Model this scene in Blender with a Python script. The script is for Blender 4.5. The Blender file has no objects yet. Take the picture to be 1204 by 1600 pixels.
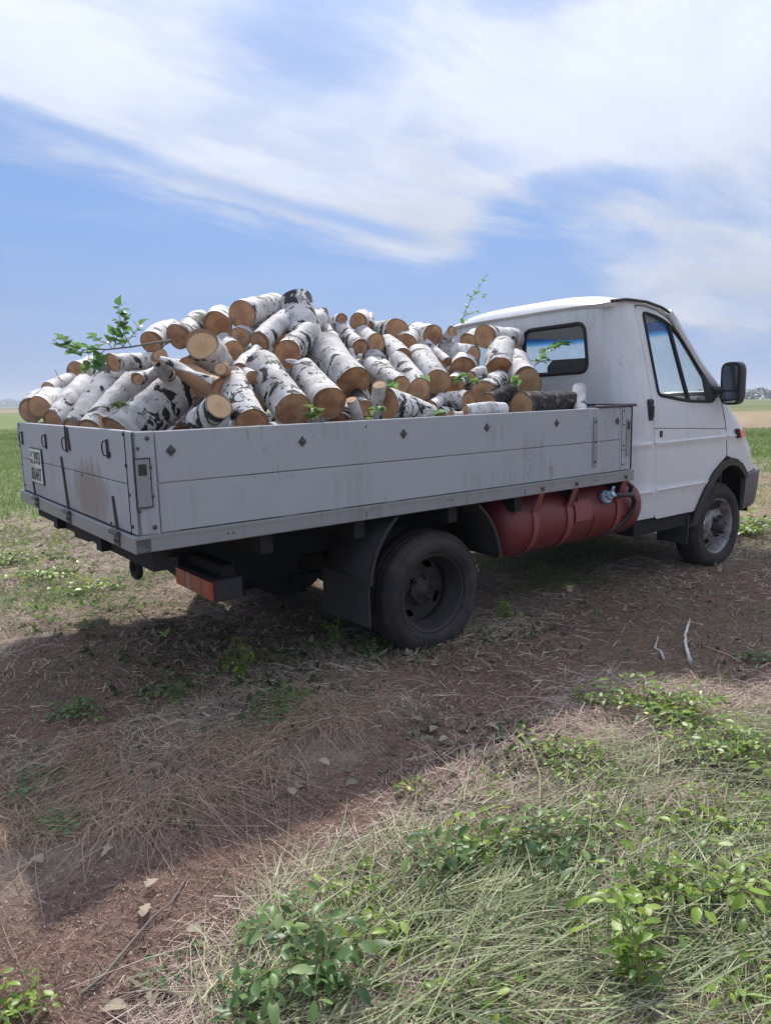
import bpy, math, random
import numpy as np
from mathutils import Vector, Matrix
from mathutils.geometry import delaunay_2d_cdt

R_ = math.radians
SC = bpy.context.scene
COL = SC.collection

# ------------------------------------------------------------------ camera
# The truck frame (x forward, y to its left, z up, origin on the ground under the rear axle) is
# tipped about one degree against the level world, as the truck stands in the photograph.
FOC = 1154.25
CP = Vector((-2.4915, -3.8794, 1.3888))
YAW, PIT, ROL = 0.6412, -0.1604, -0.0256
_f = Vector((math.sin(YAW) * math.cos(PIT), math.cos(YAW) * math.cos(PIT), math.sin(PIT)))
_r = Vector((math.cos(YAW), -math.sin(YAW), 0))
_u = _r.cross(_f)
CF = _f
CR = _r * math.cos(ROL) + _u * math.sin(ROL)
CU = _u * math.cos(ROL) - _r * math.sin(ROL)
UPV = Vector((0.01673579, 0.00199868, 0.99985795)).normalized()
Q = UPV.rotation_difference(Vector((0, 0, 1))).to_matrix().to_4x4()   # truck frame -> world

cam = bpy.data.cameras.new("camera")
cam.sensor_fit = 'VERTICAL'
cam.sensor_height = 36
cam.lens = 36 * FOC / 1600
cam.clip_end = 6000
cam.clip_start = 0.05
camo = bpy.data.objects.new("camera", cam)
COL.objects.link(camo)
m = Matrix((( CR.x, CU.x, -CF.x, CP.x), (CR.y, CU.y, -CF.y, CP.y), (CR.z, CU.z, -CF.z, CP.z), (0, 0, 0, 1)))
camo.matrix_world = Q @ m
SC.camera = camo

def pray(u, v):
    return (CF * FOC + CR * (u - 602) + CU * (800 - v))

def at(u, v, ax, val):
    "a point of the truck frame: where the sight line of (u, v) meets the plane x/y/z = val"
    d = pray(u, v)
    t = (val - CP[ax]) / d[ax]
    return CP + d * t

# ------------------------------------------------------------------ light
SUN_AZ, SUN_EL = YAW + R_(-4), R_(48)          # azimuth from +y towards +x
w = bpy.data.worlds.new("World")
SC.world = w
w.use_nodes = True
wn, wl = w.node_tree.nodes, w.node_tree.links
wn.clear()

class NB:
    "small helper to write node maths"
    def __init__(s, tree): s.n, s.l = tree.nodes, tree.links
    def node(s, t, **kw):
        x = s.n.new(t)
        for k, v in kw.items(): setattr(x, k, v)
        return x
    def put(s, sock, v):
        if isinstance(v, bpy.types.NodeSocket): s.l.new(v, sock)
        elif v is not None: sock.default_value = v
    def m(s, op, a, b=None, c=None, clamp=False):
        x = s.node('ShaderNodeMath', operation=op); x.use_clamp = clamp
        for i, v in enumerate((a, b, c)):
            if v is not None: s.put(x.inputs[i], v)
        return x.outputs[0]
    def ramp(s, v, a, b, lo=0.0, hi=1.0, smooth=True):
        x = s.node('ShaderNodeMapRange'); x.interpolation_type = 'SMOOTHSTEP' if smooth else 'LINEAR'
        for i, q in enumerate((v, a, b, lo, hi)): s.put(x.inputs[i], q)
        return x.outputs[0]
    def mix(s, f, a, b, mode='MIX'):
        x = s.node('ShaderNodeMix', data_type='RGBA', blend_type=mode)
        s.put(x.inputs[0], f)
        for i, q in ((6, a), (7, b)):
            if isinstance(q, (tuple, list)) and len(q) == 3: q = (*q, 1)
            s.put(x.inputs[i], q)
        return x.outputs[2]
    def noise(s, vec, scale, detail=3, rough=.5, dist=0.0, out=0):
        x = s.node('ShaderNodeTexNoise')
        s.put(x.inputs['Vector'], vec); s.put(x.inputs['Scale'], scale)
        x.inputs['Detail'].default_value = detail; x.inputs['Roughness'].default_value = rough
        x.inputs['Distortion'].default_value = dist
        return x.outputs[out]
    def mapping(s, vec, loc=(0, 0, 0), rot=(0, 0, 0), sc=(1, 1, 1)):
        x = s.node('ShaderNodeMapping'); s.put(x.inputs[0], vec)
        s.put(x.inputs[1], loc); s.put(x.inputs[2], rot); s.put(x.inputs[3], sc)
        return x.outputs[0]
    def comb(s, a, b, c):
        x = s.node('ShaderNodeCombineXYZ')
        for i, q in enumerate((a, b, c)): s.put(x.inputs[i], q)
        return x.outputs[0]

nb = NB(w.node_tree)
sky = nb.node('ShaderNodeTexSky', sky_type='NISHITA')
sky.sun_disc = False
sky.sun_elevation = SUN_EL
sky.sun_rotation = SUN_AZ
sky.air_density = 1.0
sky.dust_density = 0.6
sky.ozone_density = 1.6
geo = nb.node('ShaderNodeNewGeometry')
tc = nb.node('ShaderNodeTexCoord')
sx = nb.node('ShaderNodeSeparateXYZ')
nb.l.new(tc.outputs['Generated'], sx.inputs[0])
X, Y, Z = sx.outputs
az = nb.m('MULTIPLY', nb.m('SUBTRACT', nb.m('ARCTAN2', X, Y), YAW), 57.2958)     # degrees, 0 = the way the photo looks
el = nb.m('MULTIPLY', nb.m('ARCSINE', Z), 57.2958)
ela = nb.m('MAXIMUM', el, 0.0)
hz_ = nb.m('ADD', nb.m('MAXIMUM', Z, 0.0), 0.16)
px_, py_ = nb.m('DIVIDE', X, hz_), nb.m('DIVIDE', Y, hz_)
pv = nb.comb(px_, py_, 0.0)
# cirrus: fibres that run from upper left to lower right of the view
wv = nb.node('ShaderNodeVectorMath', operation='MULTIPLY_ADD')
nb.l.new(nb.noise(nb.mapping(pv, loc=(7, 2, 0)), 1.6, 4, .6, out=1), wv.inputs[0]); wv.inputs[1].default_value = (.22, .22, 0); nb.l.new(pv, wv.inputs[2])
wp = wv.outputs[0]
fib = nb.noise(nb.mapping(wp, rot=(0, 0, -YAW - 0.62), sc=(0.7, 2.1, 1)), 1.15, 10, .60, .5)
fine = nb.noise(nb.mapping(wp, rot=(0, 0, -YAW - 0.75), sc=(1.2, 5.5, 1)), 3.0, 6, .6, .1)
big = nb.noise(nb.mapping(pv, loc=(3.1, 1.7, 0)), 1.0, 5, .55, .6)
tex = nb.m('ADD', nb.m('MULTIPLY', fib, .8), nb.m('MULTIPLY', fine, .2))
# lower edge of the cloud sheet: falls from 17.5 degrees on the left to 9.5 degrees in the middle
edge = nb.ramp(az, -28.0, 3.0, 17.0, 9.4, smooth=False)
edge = nb.m('ADD', edge, nb.ramp(az, 3.0, 9.0, 0.0, 2.6))
edge = nb.m('ADD', edge, nb.ramp(az, 11.0, 20.0, 0.0, -8.5))
off = nb.m('MULTIPLY', nb.m('SUBTRACT', tex, 0.5), 10.0)
dd = nb.m('ADD', nb.m('SUBTRACT', el, edge), off)
sheet_ = nb.ramp(dd, -0.6, 3.0)
dens = nb.ramp(nb.m('ADD', nb.m('MULTIPLY', tex, 0.75), nb.m('MULTIPLY', big, 0.5)), 0.42, 0.70, 0.22, 1.0)
soft = nb.noise(nb.mapping(wp, loc=(2, 9, 0), rot=(0, 0, -YAW - .4), sc=(.9, 1.5, 1)), 1.6, 7, .55, .3)
dens = nb.m('MAXIMUM', dens, nb.m('MULTIPLY', nb.ramp(el, 10.0, 17.0, 0, 1.0), nb.ramp(soft, .32, .62, .62, 1)))
# blue gap that cuts the sheet along its streaks
gap = nb.m('SUBTRACT', el, nb.ramp(az, -28.0, 4.0, 19.3, 11.6, smooth=False))
gap = nb.m('ABSOLUTE', nb.m('ADD', gap, nb.m('MULTIPLY', off, 0.18)))
gap = nb.m('MULTIPLY', nb.ramp(gap, 0.1, 1.0, 0.75, 0.0), nb.ramp(az, 0.0, 7.0, 1.0, 0.0))
gap = nb.m('MULTIPLY', gap, nb.ramp(big, 0.35, 0.6, 0.5, 1.0))
# the bluer patches high up
def patch(a0, e0, ra, re, k):
    a = nb.m('DIVIDE', nb.m('SUBTRACT', az, a0), ra); e = nb.m('DIVIDE', nb.m('SUBTRACT', el, e0), re)
    d = nb.m('ADD', nb.m('MULTIPLY', a, a), nb.m('MULTIPLY', e, e))
    d = nb.m('ADD', d, nb.m('MULTIPLY', nb.m('SUBTRACT', nb.m('ADD', nb.m('MULTIPLY', tex, .6), nb.m('MULTIPLY', big, .6)), 0.6), 6.5))
    return nb.ramp(d, -.4, 1.8, k, 0.0)
holes = nb.m('MAXIMUM', nb.m('MAXIMUM', patch(-17, 29, 9, 3.0, .6), patch(-5, 25, 7, 4, .66)), patch(11, 27.5, 8, 2.5, .55))
holes = nb.m('MAXIMUM', nb.m('MAXIMUM', holes, patch(14, 14.3, 5, 1.6, .7)), patch(8, 17, 4, 1.2, .35))
cov = nb.m('MULTIPLY', sheet_, dens)
cov = nb.m('MULTIPLY', cov, nb.m('SUBTRACT', 1.0, nb.m('MAXIMUM', gap, holes)))
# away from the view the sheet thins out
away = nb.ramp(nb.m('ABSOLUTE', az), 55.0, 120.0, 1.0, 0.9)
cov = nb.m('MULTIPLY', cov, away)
# faint low bands near the horizon
lowb = nb.noise(nb.comb(nb.m('MULTIPLY', az, 0.05), nb.m('MULTIPLY', el, 0.5), 4.0), 1.0, 5, .55, .3)
low = nb.m('MULTIPLY', nb.ramp(lowb, 0.45, 0.75, 0.0, 0.5), nb.ramp(el, 0.0, 9.0, 1.0, 0.2))
cov = nb.m('MAXIMUM', cov, low)
# air light: the milky veil towards the horizon and round the sun
veil = nb.ramp(ela, 0.0, 14.0, 0.62, 0.0)
skyc = sky.outputs[0]
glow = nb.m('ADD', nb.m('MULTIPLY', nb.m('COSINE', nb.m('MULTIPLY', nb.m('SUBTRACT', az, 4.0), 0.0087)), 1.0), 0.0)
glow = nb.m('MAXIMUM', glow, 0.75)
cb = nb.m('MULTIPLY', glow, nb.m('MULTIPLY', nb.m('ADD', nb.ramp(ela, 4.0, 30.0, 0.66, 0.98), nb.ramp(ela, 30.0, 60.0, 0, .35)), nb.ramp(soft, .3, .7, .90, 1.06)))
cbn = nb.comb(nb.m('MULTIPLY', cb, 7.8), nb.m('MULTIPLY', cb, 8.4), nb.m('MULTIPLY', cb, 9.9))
bl = nb.m('MULTIPLY', glow, nb.ramp(ela, 0.0, 32.0, 1.0, 1.12))
blue = nb.comb(nb.m('MULTIPLY', bl, 1.7), nb.m('MULTIPLY', bl, 3.1), nb.m('MULTIPLY', bl, 6.4))
hzn = nb.comb(nb.m('MULTIPLY', glow, 3.1), nb.m('MULTIPLY', glow, 3.9), nb.m('MULTIPLY', glow, 5.8))
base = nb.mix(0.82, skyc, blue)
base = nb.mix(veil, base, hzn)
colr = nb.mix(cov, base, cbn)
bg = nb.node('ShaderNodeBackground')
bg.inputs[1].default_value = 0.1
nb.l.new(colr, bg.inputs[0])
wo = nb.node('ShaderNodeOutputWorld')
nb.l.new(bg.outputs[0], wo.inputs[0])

sun = bpy.data.lights.new("sun", 'SUN')
sun.energy = 3.5
sun.angle = R_(1.2)
sun.color = (1.0, 0.95, 0.88)
suno = bpy.data.objects.new("sun", sun)
COL.objects.link(suno)
sd = Vector((math.sin(SUN_AZ) * math.cos(SUN_EL), math.cos(SUN_AZ) * math.cos(SUN_EL), math.sin(SUN_EL)))
suno.rotation_euler = sd.to_track_quat('Z', 'Y').to_euler()
suno.location = (0, 0, 20)
SC.view_settings.view_transform = 'Standard'
SC.view_settings.look = 'None'
SC.view_settings.exposure = 0.3
SC.view_settings.gamma = 1.0
SC.view_settings.use_curve_mapping = False
SC.render.engine = 'CYCLES'
SC.cycles.max_bounces = 8
SC.cycles.transparent_max_bounces = 16

# ------------------------------------------------------------------ helpers
rng = np.random.default_rng(7)
rnd = random.Random(5)

def new_mesh(name, verts, faces, smooth=False):
    me = bpy.data.meshes.new(name)
    me.from_pydata([tuple(v) for v in verts], [], faces)
    if smooth: me.polygons.foreach_set('use_smooth', [True] * len(me.polygons))
    me.update()
    return me

def link(name, me, mat=None, parent=None):
    o = bpy.data.objects.new(name, me)
    COL.objects.link(o)
    if mat and me and not me.materials: me.materials.append(mat)
    if parent: o.parent = parent
    return o

def tag(o, label=None, cat=None, group=None, kind=None):
    if label: o['label'] = label
    if cat: o['category'] = cat
    if group: o['group'] = group
    if kind: o['kind'] = kind
    return o

def empty(name, loc=(0, 0, 0)):
    o = bpy.data.objects.new(name, None)
    o.location = loc; o.empty_display_size = .1
    COL.objects.link(o)
    return o

class MB:
    def __init__(s): s.v, s.f = [], []
    def add(s, vs, fs):
        k = len(s.v); s.v += [Vector(v) for v in vs]; s.f += [tuple(i + k for i in f) for f in fs]; return s
    def box(s, a, b, bev=0.0):
        (x0, y0, z0), (x1, y1, z1) = [min(p, q) for p, q in zip(a, b)], [max(p, q) for p, q in zip(a, b)]
        if bev <= 0:
            return s.add([(x0,y0,z0),(x1,y0,z0),(x1,y1,z0),(x0,y1,z0),(x0,y0,z1),(x1,y0,z1),(x1,y1,z1),(x0,y1,z1)],
                         [(0,3,2,1),(4,5,6,7),(0,1,5,4),(1,2,6,5),(2,3,7,6),(3,0,4,7)])
        # bevelled box: each corner gives three vertices
        bev = min(bev, (x1-x0)*.49, (y1-y0)*.49, (z1-z0)*.49)
        vs, idx = [], {}
        for i in (0, 1):
            for j in (0, 1):
                for k in (0, 1):
                    c = ((x0, x1)[i], (y0, y1)[j], (z0, z1)[k]); sg = (1 - 2*i, 1 - 2*j, 1 - 2*k)
                    for a_ in range(3):
                        p = [c[t] + (0 if t == a_ else sg[t]*bev) for t in range(3)]
                        idx[(i, j, k, a_)] = len(vs); vs.append(p)
        fs = []
        def quad(keys): fs.append([idx[k] for k in keys])
        for a_ in range(3):
            o1, o2 = [t for t in range(3) if t != a_]
            for s_ in (0, 1):
                ks = []
                for (p, q) in ((0,0),(1,0),(1,1),(0,1)):
                    c = [0,0,0]; c[a_] = s_; c[o1] = p; c[o2] = q; ks.append((*c, a_))
                quad(ks)
        for a_ in range(3):       # edges parallel to axis a_
            o1, o2 = [t for t in range(3) if t != a_]
            for p in (0, 1):
                for q in (0, 1):
                    c0 = [0,0,0]; c0[o1] = p; c0[o2] = q; c1 = list(c0); c1[a_] = 1
                    quad([(*c0, o1), (*c1, o1), (*c1, o2), (*c0, o2)])
        for i in (0, 1):
            for j in (0, 1):
                for k in (0, 1): fs.append([idx[(i,j,k,t)] for t in range(3)])
        # make normals face outwards
        cen = Vector(((x0+x1)/2, (y0+y1)/2, (z0+z1)/2)); out = []
        for f in fs:
            P = [Vector(vs[t]) for t in f]; n = (P[1]-P[0]).cross(P[2]-P[0])
            out.append(tuple(f) if n.dot(sum(P, Vector())/len(P) - cen) > 0 else tuple(reversed(f)))
        return s.add(vs, out)
    def tube(s, pts, r, n=10, cap=True):
        pts = [Vector(p) for p in pts]; rs = r if isinstance(r, (list, tuple)) else [r] * len(pts)
        k0 = len(s.v); ring = []
        t0 = (pts[1] - pts[0]).normalized()
        u = t0.orthogonal().normalized()
        for i, p in enumerate(pts):
            t = (pts[min(i+1, len(pts)-1)] - pts[max(i-1, 0)]).normalized()
            u = (u - t * u.dot(t)).normalized(); v = t.cross(u)
            ring.append([p + (u*math.cos(a) + v*math.sin(a))*rs[i] for a in [2*math.pi*j/n for j in range(n)]])
        vs = [q for rr in ring for q in rr]; fs = []
        for i in range(len(pts)-1):
            for j in range(n):
                a, b = i*n+j, i*n+(j+1) % n
                fs.append((a, b, b+n, a+n))
        if cap:
            fs.append(tuple(reversed(range(n)))); fs.append(tuple(range((len(pts)-1)*n, len(pts)*n)))
        return s.add(vs, fs)
    def lathe(s, prof, origin, axis, n=40, closed=False):
        "prof: list of (radius, along axis)"
        ax = Vector(axis).normalized(); u = ax.orthogonal().normalized(); v = ax.cross(u); O = Vector(origin)
        vs = [O + ax*h + (u*math.cos(2*math.pi*j/n) + v*math.sin(2*math.pi*j/n))*max(r, 1e-5) for r, h in prof for j in range(n)]
        fs = []
        N = len(prof)
        for i in range(N if closed else N-1):
            for j in range(n):
                a, b, c, d = i*n+j, i*n+(j+1) % n, ((i+1) % N)*n+(j+1) % n, ((i+1) % N)*n+j
                fs.append((a, b, c, d))
        return s.add(vs, fs)
    def prism(s, poly, d0, d1):
        "poly: 3D loop; extruded from offset d0 to d1 (vectors)"
        n = len(poly); P = [Vector(p) for p in poly]
        s.add([p + Vector(d0) for p in P] + [p + Vector(d1) for p in P],
              [tuple(range(n)), tuple(reversed(range(n, 2*n)))] + [(i, i+n, (i+1) % n + n, (i+1) % n) for i in range(n)])
        return s
    def build(s, name, mat=None, parent=None, smooth=False, split=35):
        me = new_mesh(name, s.v, s.f, smooth)
        o = link(name, me, mat, parent)
        if smooth:
            e = o.modifiers.new('split', 'EDGE_SPLIT'); e.split_angle = R_(split)
        return o

def inpoly(p, poly):
    x, y = p; c = False; n = len(poly)
    for i in range(n):
        x1, y1 = poly[i]; x2, y2 = poly[(i+1) % n]
        if (y1 > y) != (y2 > y) and x < (x2-x1)*(y-y1)/(y2-y1) + x1: c = not c
    return c

def rounded(poly, r, n=5):
    out = []
    N = len(poly)
    for i in range(N):
        p0, p, p1 = Vector(poly[i-1]), Vector(poly[i]), Vector(poly[(i+1) % N])
        rr = r[i] if isinstance(r, (list, tuple)) else r
        if rr <= 0: out.append(tuple(p)); continue
        a, b = (p0-p), (p1-p); d = min(rr, a.length*.45, b.length*.45)
        A, B = p + a.normalized()*d, p + b.normalized()*d
        for k in range(n+1):
            t = k/n; out.append(tuple(A*(1-t)**2 + p*2*t*(1-t) + B*t*t))
    return out

def dens(poly, step):
    out = []
    for i in range(len(poly)):
        a, b = Vector(poly[i]), Vector(poly[(i+1) % len(poly)])
        k = max(1, int(math.ceil((b-a).length/step)))
        out += [tuple(a + (b-a)*t/k) for t in range(k)]
    return out

def sheet(outer, holes, step, mp, flip=False, lines=(), xlines=()):
    "a curved sheet: polygon with holes in a plane, meshed finely and mapped into space"
    O = dens(outer, step); H = [dens(h, step) for h in holes]
    xs = [p[0] for p in outer]; ys = [p[1] for p in outer]
    gx = list(np.arange(min(xs)+step*.5, max(xs), step)) + list(xlines)
    gy = list(np.arange(min(ys)+step*.5, max(ys), step)); gy = [g for g in gy if all(abs(g-l) > step*.3 for l in lines)] + list(lines)
    gx = [g for g in gx if g in xlines or all(abs(g-l) > step*.3 for l in xlines)]
    vs = [Vector(p) for p in O]; es = [(i, (i+1) % len(O)) for i in range(len(O))]
    for h in H:
        k = len(vs); vs += [Vector(p) for p in h]; es += [(k+i, k+(i+1) % len(h)) for i in range(len(h))]
    bnd = np.array([tuple(v) for v in vs])
    for a in gx:
        for b in gy:
            if inpoly((a, b), O) and not any(inpoly((a, b), h) for h in H):
                if np.min((bnd[:, 0]-a)**2 + (bnd[:, 1]-b)**2) > (step*.3)**2: vs.append(Vector((a, b)))
    r = delaunay_2d_cdt(vs, es, [], 0, 1e-6)
    V2, F = r[0], r[2]; fs = []
    for f in F:
        c = sum((V2[i] for i in f), Vector((0, 0)))/len(f)
        if inpoly(c, O) and not any(inpoly(c, h) for h in H):
            fs.append(tuple(reversed(f)) if flip else tuple(f))
    return [mp(v.x, v.y) for v in V2], fs

def sheet_obj(name, outer, holes, step, mp, mat, parent, thick=.008, flip=False, lines=(), xlines=(), split=40):
    vs, fs = sheet(outer, holes, step, mp, flip, lines, xlines)
    o = link(name, new_mesh(name, vs, fs, True), mat, parent)
    if thick:
        s = o.modifiers.new('solid', 'SOLIDIFY'); s.thickness = thick; s.offset = -1
        e = o.modifiers.new('split', 'EDGE_SPLIT'); e.split_angle = R_(split)
    return o

# ------------------------------------------------------------------ materials
def mat(name, color=(.5, .5, .5), rough=.6, metal=0.0, spec=.5):
    mt = bpy.data.materials.new(name); mt.use_nodes = True
    b = mt.node_tree.nodes['Principled BSDF']
    b.inputs['Base Color'].default_value = (*color, 1); b.inputs['Roughness'].default_value = rough
    b.inputs['Metallic'].default_value = metal; b.inputs['Specular IOR Level'].default_value = spec
    return mt, NB(mt.node_tree), b

def bump(nbx, b, h, strength=.3, dist=.01):
    x = nbx.node('ShaderNodeBump'); nbx.put(x.inputs['Height'], h)
    x.inputs['Strength'].default_value = strength; x.inputs['Distance'].default_value = dist
    nbx.l.new(x.outputs[0], b.inputs['Normal'])

def objco(n): return n.node('ShaderNodeTexCoord').outputs['Object']
def sep(n, v):
    x = n.node('ShaderNodeSeparateXYZ'); n.l.new(v, x.inputs[0]); return x.outputs

def worn(name, c, dirt, rough=.45, metal=0., amt=.35, scale=3., spec=.5, streak=True, lo=.48, hi=.75):
    mt, n, b = mat(name, c, rough, metal, spec)
    co = objco(n)
    a = n.noise(co, scale, 6, .6, .2)
    s2 = n.noise(n.mapping(co, sc=(16, 16, 1.2)), 2.0, 4, .6) if streak else n.noise(co, scale*7, 4, .6)
    f = n.m('MULTIPLY', n.ramp(n.m('ADD', n.m('MULTIPLY', a, .6), n.m('MULTIPLY', s2, .4)), lo, hi), amt)
    fine = n.ramp(n.noise(co, 60, 4, .7), .62, .78, 0, amt*.8)
    if streak:
        sc_ = n.m('ABSOLUTE', n.m('SUBTRACT', n.noise(n.mapping(co, rot=(0, .6, 0), sc=(9, 9, 2)), 1.5, 2, .5), .5))
        scr = n.m('MULTIPLY', n.ramp(sc_, .0015, .005, 1, 0), n.ramp(n.noise(co, 2.7, 3, .5), .56, .62))
        fine = n.m('MAXIMUM', fine, n.m('MULTIPLY', scr, .7))
    f = n.m('MAXIMUM', f, fine)
    n.l.new(n.mix(f, c, dirt), b.inputs['Base Color'])
    n.l.new(n.m('ADD', n.m('MULTIPLY', f, .35), rough, clamp=True), b.inputs['Roughness'])
    bump(n, b, n.m('ADD', n.m('MULTIPLY', n.noise(co, 25, 4, .6), .12), n.m('MULTIPLY', n.noise(co, 3.2, 2, .5), 2.2)), .12, .012)
    return mt

M = {}
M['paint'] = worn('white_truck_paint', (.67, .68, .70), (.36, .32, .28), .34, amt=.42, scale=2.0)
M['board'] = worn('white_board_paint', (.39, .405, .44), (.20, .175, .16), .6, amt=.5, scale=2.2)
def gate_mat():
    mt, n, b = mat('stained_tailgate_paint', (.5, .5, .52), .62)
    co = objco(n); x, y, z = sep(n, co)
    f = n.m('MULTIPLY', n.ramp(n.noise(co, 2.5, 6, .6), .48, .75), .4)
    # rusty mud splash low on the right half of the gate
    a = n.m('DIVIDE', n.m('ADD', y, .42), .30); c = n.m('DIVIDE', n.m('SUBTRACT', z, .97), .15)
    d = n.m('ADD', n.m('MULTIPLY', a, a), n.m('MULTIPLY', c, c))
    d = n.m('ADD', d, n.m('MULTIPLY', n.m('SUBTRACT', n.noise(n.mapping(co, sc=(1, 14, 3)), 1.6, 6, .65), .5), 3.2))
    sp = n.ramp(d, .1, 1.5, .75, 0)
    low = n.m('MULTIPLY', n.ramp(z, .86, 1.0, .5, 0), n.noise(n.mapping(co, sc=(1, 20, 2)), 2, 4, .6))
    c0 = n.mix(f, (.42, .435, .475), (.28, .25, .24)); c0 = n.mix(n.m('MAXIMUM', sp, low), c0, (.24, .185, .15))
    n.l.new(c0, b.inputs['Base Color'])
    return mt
M['gate'] = gate_mat()
M['alu'] = worn('dull_channel_metal', (.30, .31, .325), (.16, .155, .15), .5, metal=.35, amt=.6, scale=3.5)
M['iron'] = worn('dark_iron', (.045, .043, .045), (.13, .075, .05), .6, metal=.3, amt=.5, scale=12, streak=False)
M['bolt'] = worn('weathered_bolt', (.10, .10, .105), (.12, .08, .06), .5, metal=.5, amt=.5, scale=30, streak=False)
M['under'] = worn('dusty_underbody', (.010, .010, .012), (.035, .03, .028), .8, amt=.5, scale=6, streak=False)
M['black'] = worn('black_plastic', (.022, .023, .026), (.10, .09, .085), .5, amt=.3, scale=8, streak=False)
M['rubber'] = worn('seal_rubber', (.018, .018, .02), (.05, .05, .05), .7, amt=.3, scale=12, streak=False)
M['bumper'] = worn('grey_bumper_plastic', (.10, .09, .10), (.20, .17, .15), .6, amt=.45, scale=6, streak=False)
M['flap'] = worn('dusty_mudflap_rubber', (.035, .034, .040), (.09, .08, .075), .8, amt=.55, scale=5)
M['red'] = worn('red_gas_tank_paint', (.185, .028, .034), (.11, .05, .052), .42, amt=.55, scale=4, lo=.42, hi=.7)
M['redstrap'] = worn('faded_red_strap', (.27, .07, .065), (.17, .08, .07), .6, amt=.6, scale=8)
M['rim'] = worn('dirty_rim_steel', (.045, .041, .043), (.10, .082, .075), .6, metal=.2, amt=.6, scale=9, streak=False)
M['rimf'] = worn('scratched_front_rim', (.40, .39, .39), (.11, .09, .08), .55, metal=.4, amt=.85, scale=14, streak=False, lo=.40, hi=.6)
M['seat'] = worn('grey_seat_cloth', (.10, .105, .12), (.16, .16, .17), .9, amt=.4, scale=20, streak=False)
M['trim'] = worn('cab_trim_plastic', (.16, .165, .18), (.11, .11, .12), .7, amt=.4, scale=10, streak=False)
M['brass'] = worn('painted_valve_blue', (.22, .42, .62), (.6, .62, .64), .4, metal=.3, amt=.8, scale=40, streak=False, lo=.4, hi=.6)

def tyre_mat():
    mt, n, b = mat('dusty_tyre_rubber', (.03, .03, .032), .8)
    co = objco(n)
    a = n.noise(co, 6, 6, .65); f = n.ramp(a, .38, .68, .15, .8)
    n.l.new(n.mix(f, (.016, .0155, .018), (.075, .062, .058)), b.inputs['Base Color'])
    bump(n, b, n.noise(co, 70, 4, .6), .25, .004)
    return mt
M['tyre'] = tyre_mat()

def glass_mat(name, tint=(.85, .9, .9), band=None, dust=.08):
    mt = bpy.data.materials.new(name); mt.use_nodes = True
    n = NB(mt.node_tree); n.n.clear()
    tr = n.node('ShaderNodeBsdfTransparent'); gl = n.node('ShaderNodeBsdfGlossy'); gl.inputs['Roughness'].default_value = .02
    df = n.node('ShaderNodeBsdfDiffuse'); df.inputs[0].default_value = (.5, .5, .5, 1)
    co = objco(n); z = sep(n, co)[2]
    if band:
        f = n.ramp(z, band[0], band[1], 0, 1)
        col = n.mix(n.ramp(z, band[0]-.02, band[0]+.02), (*tint, 1), (.10, .50, .85, 1)); col = n.mix(f, col, (.01, .07, .22, 1))
        n.l.new(col, tr.inputs[0])
    else: tr.inputs[0].default_value = (*tint, 1)
    lw = n.node('ShaderNodeLayerWeight'); f5 = n.m('POWER', lw.outputs['Facing'], 5.0)
    m1 = n.node('ShaderNodeMixShader'); n.l.new(n.m('ADD', n.m('MULTIPLY', f5, .9), .045), m1.inputs[0]); n.l.new(tr.outputs[0], m1.inputs[1]); n.l.new(gl.outputs[0], m1.inputs[2])
    m2 = n.node('ShaderNodeMixShader'); n.put(m2.inputs[0], n.ramp(n.noise(co, 5, 5, .6), .35, .8, dust*.4, dust*1.6))
    n.l.new(m1.outputs[0], m2.inputs[1]); n.l.new(df.outputs[0], m2.inputs[2])
    o = n.node('ShaderNodeOutputMaterial'); n.l.new(m2.outputs[0], o.inputs[0])
    return mt
M['glass'] = glass_mat('window_glass')
M['wind'] = glass_mat('windscreen_glass', band=(1.752, 1.80), dust=.05)
M['mirror'] = mat('mirror_glass', (.75, .78, .8), .04, 1.0)[0]
M['orange'] = mat('orange_lens', (.75, .16, .03), .2)[0]
def lens(name, c):
    mt, n, b = mat(name, c, .28)
    co = objco(n); f = n.noise(co, 18, 5, .65)
    n.l.new(n.mix(n.ramp(f, .45, .7, 0, .6), c, (.16, .09, .08)), b.inputs['Base Color'])
    return mt
M['redlens'] = lens('red_lamp_lens', (.50, .035, .03))
M['redlens2'] = lens('faded_orange_lamp_lens', (.42, .06, .04))
M['whitelens'] = lens('clear_lamp_lens', (.38, .20, .18))
M['plate'] = mat('white_number_plate', (.68, .70, .70), .4)[0]
M['platetext'] = mat('black_plate_lettering', (.02, .02, .025), .5)[0]
M['plateblue'] = mat('faded_blue_flag', (.16, .34, .42), .5)[0]

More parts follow.
